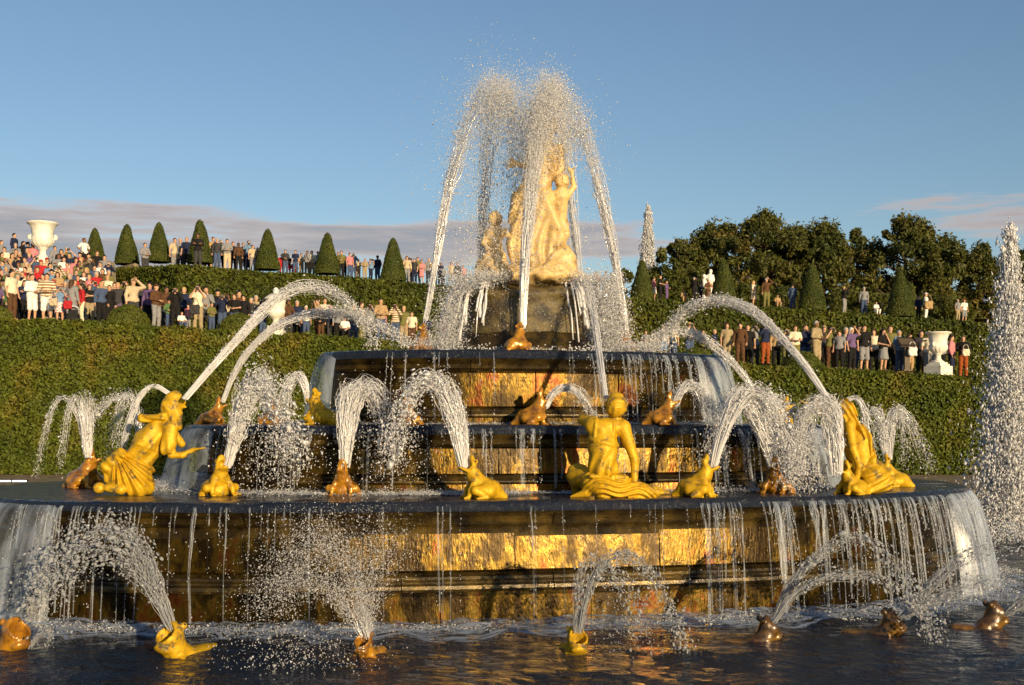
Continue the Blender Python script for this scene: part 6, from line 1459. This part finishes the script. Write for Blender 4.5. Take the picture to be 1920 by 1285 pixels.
A_ = [  # people on the first terrace
 "22 505 A down cream 0 trousers brown short dark 70", "60 513 A front white 1 shorts white short brown 55", "88 511 A front striped 1 shorts white short dark 15", "112 537 A camera blue 0 skirt checked short brown 30", "135 524 A down grey 1 skirt grey long brown 160",
 "153 531 A down red 1 trousers cream long dark -60", "190 528 A down denim 1 trousers black short blond 30", "205 534 A down black 1 trousers black short brown 20", "221 529 A down charcoal 1 trousers purple short blond 10", "250 522 A brow beige 1 trousers charcoal cap tan 40",
 "293 532 A front brown 1 trousers grey cap brown 60", "312 531 A2 front brown 1 trousers charcoal short dark 40", "329 539 A camera black 1 trousers black short brown 10", "317 560 A front green 1 trousers denim short brown 20", "341 590 A crouch white 0 trousers denim short dark 30", "353 574 A down pink 0 trousers grey short dark -20",
 "371 534 A camera cream 0 trousers khaki cap black 10", "397 567 A front olive 1 trousers denim short dark 40", "417 551 A camera navy 1 trousers denim short dark 10", "439 551 A front black 0 trousers denim short brown 0", "457 553 A down black 1 trousers black long dark -10", "471 558 A down charcoal 1 trousers brown short grey -30", "492 559 A down black 1 trousers denim long black 60",
 "541 563 A chin brown 1 trousers charcoal short brown 30", "557 568 A2 down navy 1 trousers black short grey 10", "574 573 A down white 0 trousers denim long white 20", "596 560 A camera tan 1 trousers brown short brown -60", "620 573 A down navy 1 trousers charcoal hat pink 0", "634 577 A down grey 1 trousers black cap brown 10", "569 596 A down red 0 trousers denim short brown 20", "602 600 A front black 1 trousers brown short dark -10", "646 592 A crouch white 0 trousers black short dark 20",
 "678 566 A down khaki 0 trousers olive short brown 70", "714 559 A front tan 1 trousers denim short dark 20", "719 573 A down pink 1 skirt purple long dark 90", "741 569 A camera striped 1 trousers denim short brown 0", "772 578 A2 down cream 0 trousers brown short brown 0", "836 605 A down pink 0 trousers grey long brown 0",
 "1211 622 A front grey 0 trousers khaki short brown -10", "1244 609 A down white 0 shorts blue long brown 0", "1293 604 A camera black 0 trousers denim long blond 20", "1340 617 A down navy 0 trousers denim short tan 60", "1388 605 A down brown 1 trousers brown short dark -20", "1402 610 A2 down black 0 trousers black short brown -10", "1435 604 A camera navy 1 trousers rust short brown 10", "1475 616 A camera beige 0 trousers olive short blond 0", "1491 610 A front cream 0 trousers olive short brown 10",
 "1531 601 A front khaki 1 trousers khaki short grey 40", "1557 612 A camera olive 0 trousers brown short dark 20", "1574 620 A down grey 0 trousers black short brown -30", "1597 613 A brow purple 0 trousers black long white 30", "1620 609 A down black 0 shorts grey short dark 10", "1656 616 A chin black 0 skirt grey long dark 30", "1669 610 A2 down olive 1 trousers black short brown 0", "1686 619 A down blue 0 trousers denim short grey 20", "1706 626 A point pink 0 trousers tan short brown 30", "1727 617 A2 down charcoal 1 trousers black short dark 0", "1742 617 A2 down cream 0 trousers grey short blond -10", "1764 618 A2 front grey 1 trousers black short brown 0",
 "1262 612 A2 down cream 0 trousers denim short brown 0", "1318 612 A2 front olive 1 trousers black short dark 10", "1363 612 A2 down khaki 0 trousers khaki long brown 0", "1415 606 A2 camera grey 1 trousers charcoal short dark 0", "1455 609 A2 down tan 1 trousers black long blond 10", "1510 606 A2 chin navy 1 trousers denim short brown 20", "1545 607 A2 down charcoal 1 trousers black cap tan 0", "1586 611 A2 front beige 1 trousers khaki short grey 0", "1610 612 A2 camera brown 1 trousers denim short dark 10", "1638 611 A2 down cream 0 trousers black long brown -20",
 "215 522 A2 front tan 1 trousers black short dark 10", "236 523 A2 camera olive 1 trousers black short brown 0", "268 525 A2 front charcoal 1 trousers denim short grey 20", "281 530 A2 down purple 1 trousers black long dark 0", "345 533 A2 down navy 1 trousers black short blond 0", "386 537 A2 chin grey 1 trousers charcoal short dark 20", "408 543 A2 down black 1 trousers black cap black 10", "427 545 A2 camera beige 0 trousers tan short brown 0", "448 547 A2 down brown 1 trousers denim short dark 30", "480 551 A2 front khaki 1 trousers olive short grey 10", "528 556 A2 down tan 0 trousers denim long brown 0", "609 563 A2 front cream 1 trousers black short dark 20", "663 567 A2 down charcoal 1 trousers denim short brown 10", "695 569 A2 camera grey 1 trousers black short dark 0", "757 575 A2 down olive 1 trousers khaki short blond 0", "800 585 A2 front navy 1 trousers grey short brown 0",
 "1784 628 A down pink 1 trousers navy short dark 60", "1806 629 A front black 1 trousers rust short brown -20"]
B_ = [  # people on the upper terrace
 "338 446 B down grey 1 trousers charcoal short grey 10", "350 444 B down navy 0 trousers black short tan 10", "400 444 B front tan 0 trousers tan short brown 40", "414 450 B camera black 0 trousers black short dark 20", "426 448 B front grey 1 trousers beige short brown 20", "437 453 B down charcoal 1 trousers black short brown 30", "447 455 B down brown 1 trousers black long brown 200", "466 451 B camera blue 1 trousers navy short dark 20", "463 471 B crouch pink 1 trousers brown short dark 20", "483 464 B down navy 0 trousers black short brown 10",
 "388 447 B front olive 1 trousers black short brown 20", "407 447 B down charcoal 1 trousers denim short grey 10", "456 455 B chin black 1 trousers black cap tan 10", "474 459 B down beige 0 trousers grey short brown 30", "535 468 B front charcoal 1 trousers denim short dark 10", "596 471 B down grey 1 trousers black short dark 20", "640 470 B front olive 1 trousers black short brown 0", "663 475 B camera navy 1 trousers denim short dark 10", "763 480 B down beige 1 trousers grey long brown 10", "783 482 B front olive 0 trousers black short dark 0", "814 487 B camera tan 1 trousers denim short brown 10", "858 492 B down charcoal 1 trousers black short dark 0", "328 446 B down beige 0 trousers grey short dark 30", "272 455 B front grey 1 trousers charcoal short brown 40",
 "528 482 B down red 1 trousers red short brown 20", "541 478 B front black 1 trousers red short brown 20", "554 469 B down navy 0 trousers denim short dark 0", "565 475 B front beige 1 trousers khaki short brown 30", "576 470 B chin grey 1 trousers black short brown -20", "585 470 B front cream 1 trousers khaki long dark 40", "552 489 B crouch red 1 trousers red short blond 20", "634 473 B down black 1 trousers black short brown 10", "645 478 B camera charcoal 1 trousers navy short dark 20", "656 474 B down pink 0 trousers denim short brown 40", "672 486 B front beige 0 trousers tan short brown -20", "684 485 B front khaki 1 trousers khaki short brown 10", "695 485 B camera blue 0 trousers navy short dark 50", "708 479 B down navy 1 trousers denim cap black -30",
 "756 487 B down grey 0 trousers charcoal short brown 0", "768 483 B camera black 0 trousers black short dark 30", "777 485 B down charcoal 0 trousers navy short brown -20", "790 487 B front pink 0 skirt pink long brown 20", "804 484 B down grey 1 trousers charcoal short grey 20", "846 492 B down beige 0 trousers grey short brown 0", "868 497 B down pink 0 trousers grey short brown 10", "826 492 B down navy 1 trousers black short brown 10",
 "1119 508 B down rust 0 trousers brown long brown 20", "1136 509 B front blue 0 trousers beige short brown 10", "1165 510 B down charcoal 1 trousers black short brown -30", "1226 520 B down pink 1 skirt white short dark 60", "1238 516 B front black 0 trousers black short brown 70", "1250 526 B front purple 1 trousers purple short dark 60", "1282 546 B crouch tan 1 trousers tan short brown 10", "1302 520 B camera black 1 trousers black short grey 50", "1313 531 B down charcoal 1 trousers black short dark 30", "1328 524 B chin brown 0 skirt brown short brown 20",
 "1413 526 B front cream 0 skirt beige long blond 60", "1437 521 B brow brown 1 trousers olive short white 10", "1458 562 B crouch tan 0 trousers tan short brown 10", "1486 532 B down denim 1 trousers denim short dark 150", "1583 537 B camera black 1 trousers grey short blond 50", "1620 538 B down grey 1 trousers denim short grey 170", "1643 579 B crouch white 0 shorts white short brown 20", "1736 549 B front white 1 trousers white hat white 60", "1722 555 B down navy 1 trousers black short brown 20", "1796 561 B down grey 0 trousers khaki short grey 20", "1808 561 B down white 0 shorts grey short red 10", "830 500 B down grey 1 trousers navy short dark 0"]
WH_A = [(110, "at far left below steps"), (235, "below the steps"), (360, "between left round bushes"), (500, "beside the lidded urn"), (660, "behind left water arches"), (900, "left of the pedestal"), (1360, "behind right water arches"), (1460, "beside right water arch"), (1600, "near right round bush"), (1720, "near the reading desk"), (1900, "beside the plinth urn")]
WH_B = [(390, "left of tall dark cone"), (500, "left of fifth cone"), (610, "between fifth and sixth cones"), (735, "between sixth and seventh cones"), (900, "on skyline left of statue"), (1200, "right of the statue"), (1270, "right of far jet cone"), (1370, "by small white statue"), (1520, "under tallest dark trees"), (1680, "left of reddish cone"), (1900, "right of reddish cone")]
for rows, wh in ((A_, WH_A), (B_, WH_B)):
    for r in rows:
        q = r.split(); px = float(q[0]); where = next(w for x, w in wh if px < x)
        person(px, float(q[1]), q[2], q[3], q[4], int(q[5]), q[6], q[7], q[8], q[9], float(q[10]), where)
# the dark jacketed person standing before the tall cone
person(371, 437, 'B', 'crossed', 'black', 1, 'trousers', 'charcoal', 'short', 'dark', 10, "", d=61.2, label="tall person in a black jacket with a white stripe before the tall cone")
# the crowd on the steps, row behind row
S_SP = ["27 437 S down navy 1 trousers charcoal short dark 80", "44 452 S camera black 1 trousers black long black 60", "53 453 S front navy 1 trousers black short charcoal 70", "158 446 S hips white 0 trousers black short brown 60", "103 461 S down grey 1 trousers charcoal short dark 40", "115 467 S down black 0 trousers navy long dark 20", "130 474 S overhead navy 0 trousers denim short dark 10", "77 487 S down red 0 trousers red cap red 10", "70 500 S front red 1 trousers charcoal short brown 20", "112 497 S camera striped 1 trousers charcoal short dark 10", "126 492 S front pink 0 trousers tan short brown 10", "152 482 S point khaki 1 trousers tan short blond -30", "168 483 S camera charcoal 1 trousers navy short brown 20", "177 497 S down denim 1 trousers blue short dark 30", "188 491 S front white 0 trousers khaki short brown 10", "157 509 S down white 0 trousers charcoal short brown 20", "74 521 S down pink 0 trousers grey short dark 30", "196 478 S down grey 1 trousers denim short dark 20", "203 490 S camera navy 1 trousers black short brown 20", "192 503 S front brown 1 trousers khaki long dark 10", "182 470 S down black 1 trousers charcoal short brown 30", "204 506 S down olive 0 trousers denim short grey 0", "8 463 S front cream 1 trousers brown short dark 20", "30 467 S front tan 1 trousers grey short dark 30", "3 450 S down grey 1 trousers navy short brown 60"]
S_W = [(50, "high on the stone steps"), (90, "on the steps under the big urn"), (150, "on the stone steps"), (300, "on the steps by the hedge end")]
HCs = ['dark', 'brown', 'dark', 'brown', 'blond', 'grey', 'black']; TOPS = ['navy', 'black', 'grey', 'beige', 'tan', 'denim', 'charcoal', 'cream', 'olive', 'red', 'blue', 'brown', 'white', 'purple', 'khaki', 'pink', 'green']; BOTS = ['denim', 'charcoal', 'black', 'khaki', 'grey', 'navy', 'brown']
def where_s(px, py):
    h = "steps top" if py < 462 else ("upper steps" if py < 480 else ("middle steps" if py < 500 else "lower steps"))
    return h + (" at the left edge" if px < 38 else (" left of the urn" if px < 70 else (" under the urn" if px < 105 else (" right of the urn" if px < 150 else " by the hedge end"))))
spots = []
for r in S_SP:
    q = r.split(); spots.append((float(q[0]), float(q[1]), q))
g = np.random.default_rng(42); k = 0
for y in np.arange(456, 534, 8.5):
    x = -14 + (k % 2) * 9; k += 1; xm = np.interp(y, [450, 470, 500, 535], [60, 165, 205, 190])
    while x < xm:
        xx, yy = x + g.uniform(-4, 4), y + g.uniform(-3, 3); x += g.uniform(15, 22)
        if min(abs(xx - s[0]) + .9 * abs(yy - s[1]) for s in spots) < 9: continue
        if 66 < xx < 104 and yy < 476: continue
        pose = g.choice(['down', 'down', 'front', 'camera', 'crossed', 'chin', 'hips', 'overhead'], p=[.3, .12, .18, .17, .1, .06, .05, .02]); hk = g.choice(['short', 'long', 'cap', 'hat'], p=[.6, .25, .1, .05])
        spots.append((xx, yy, [None, None, 'S', str(pose), TOPS[g.integers(len(TOPS))], str(int(g.random() < .55)), str(g.choice(['trousers', 'shorts', 'skirt'], p=[.8, .1, .1])), BOTS[g.integers(len(BOTS))], str(hk), HCs[g.integers(len(HCs))] if hk in ('short', 'long') else str(g.choice(['tan', 'red', 'black', 'white'])), str(g.uniform(-20, 50))]))
for px, py, q in sorted(spots, key=lambda s: s[1]):
    hc = q[9] if q[9] in HC else 'black'
    person(px, py, 'S', q[3], q[4], int(q[5]), q[6], q[7], q[8], hc, float(q[10]), where_s(px, py))
# bags
def bag(px, py, d, mat, sc, label, rz=0.0):
    o = empty("bag", P(px, py, d), (0, 0, rz), (sc, sc, sc)); tag(o, label, "bag", "bags carried in the crowd")
    link("pouch", sdf_mesh("pouch", [rbox((0, 0, .17), (.17, .08, .17), .06, disp=lambda X, Y, Z: .01 * np.sin(30 * X + 22 * Z), amp=.012)], .02, mat), o); link("strap", MB().tube(curve([(-.14, 0, .30), (-.08, 0, .52), (.08, 0, .52), (.14, 0, .30)], 12), .012, 5).build("strap", mat), o)
bag(1711, 668, 45.7, CM['white'], 1.0, "white cloth bag hanging beside the reading desk"); bag(127, 580, 45.6, CM['red'], .95, "red shoulder bag on the person with long brown hair at left"); bag(365, 590, 45.5, CM['charcoal'], 1.1, "black shoulder bag of the person in cream with a camera"); bag(100, 574, 45.6, CM['beige'], .9, "beige bag beside the person in white shorts at left"); bag(1741, 580, 63.2, CM['tan'], 1.3, "tan basket carried by the person in white on the upper terrace"); bag(1811, 668, 45.7, CM['cream'], .8, "pale bag held by the person in black beside the plinth urn")
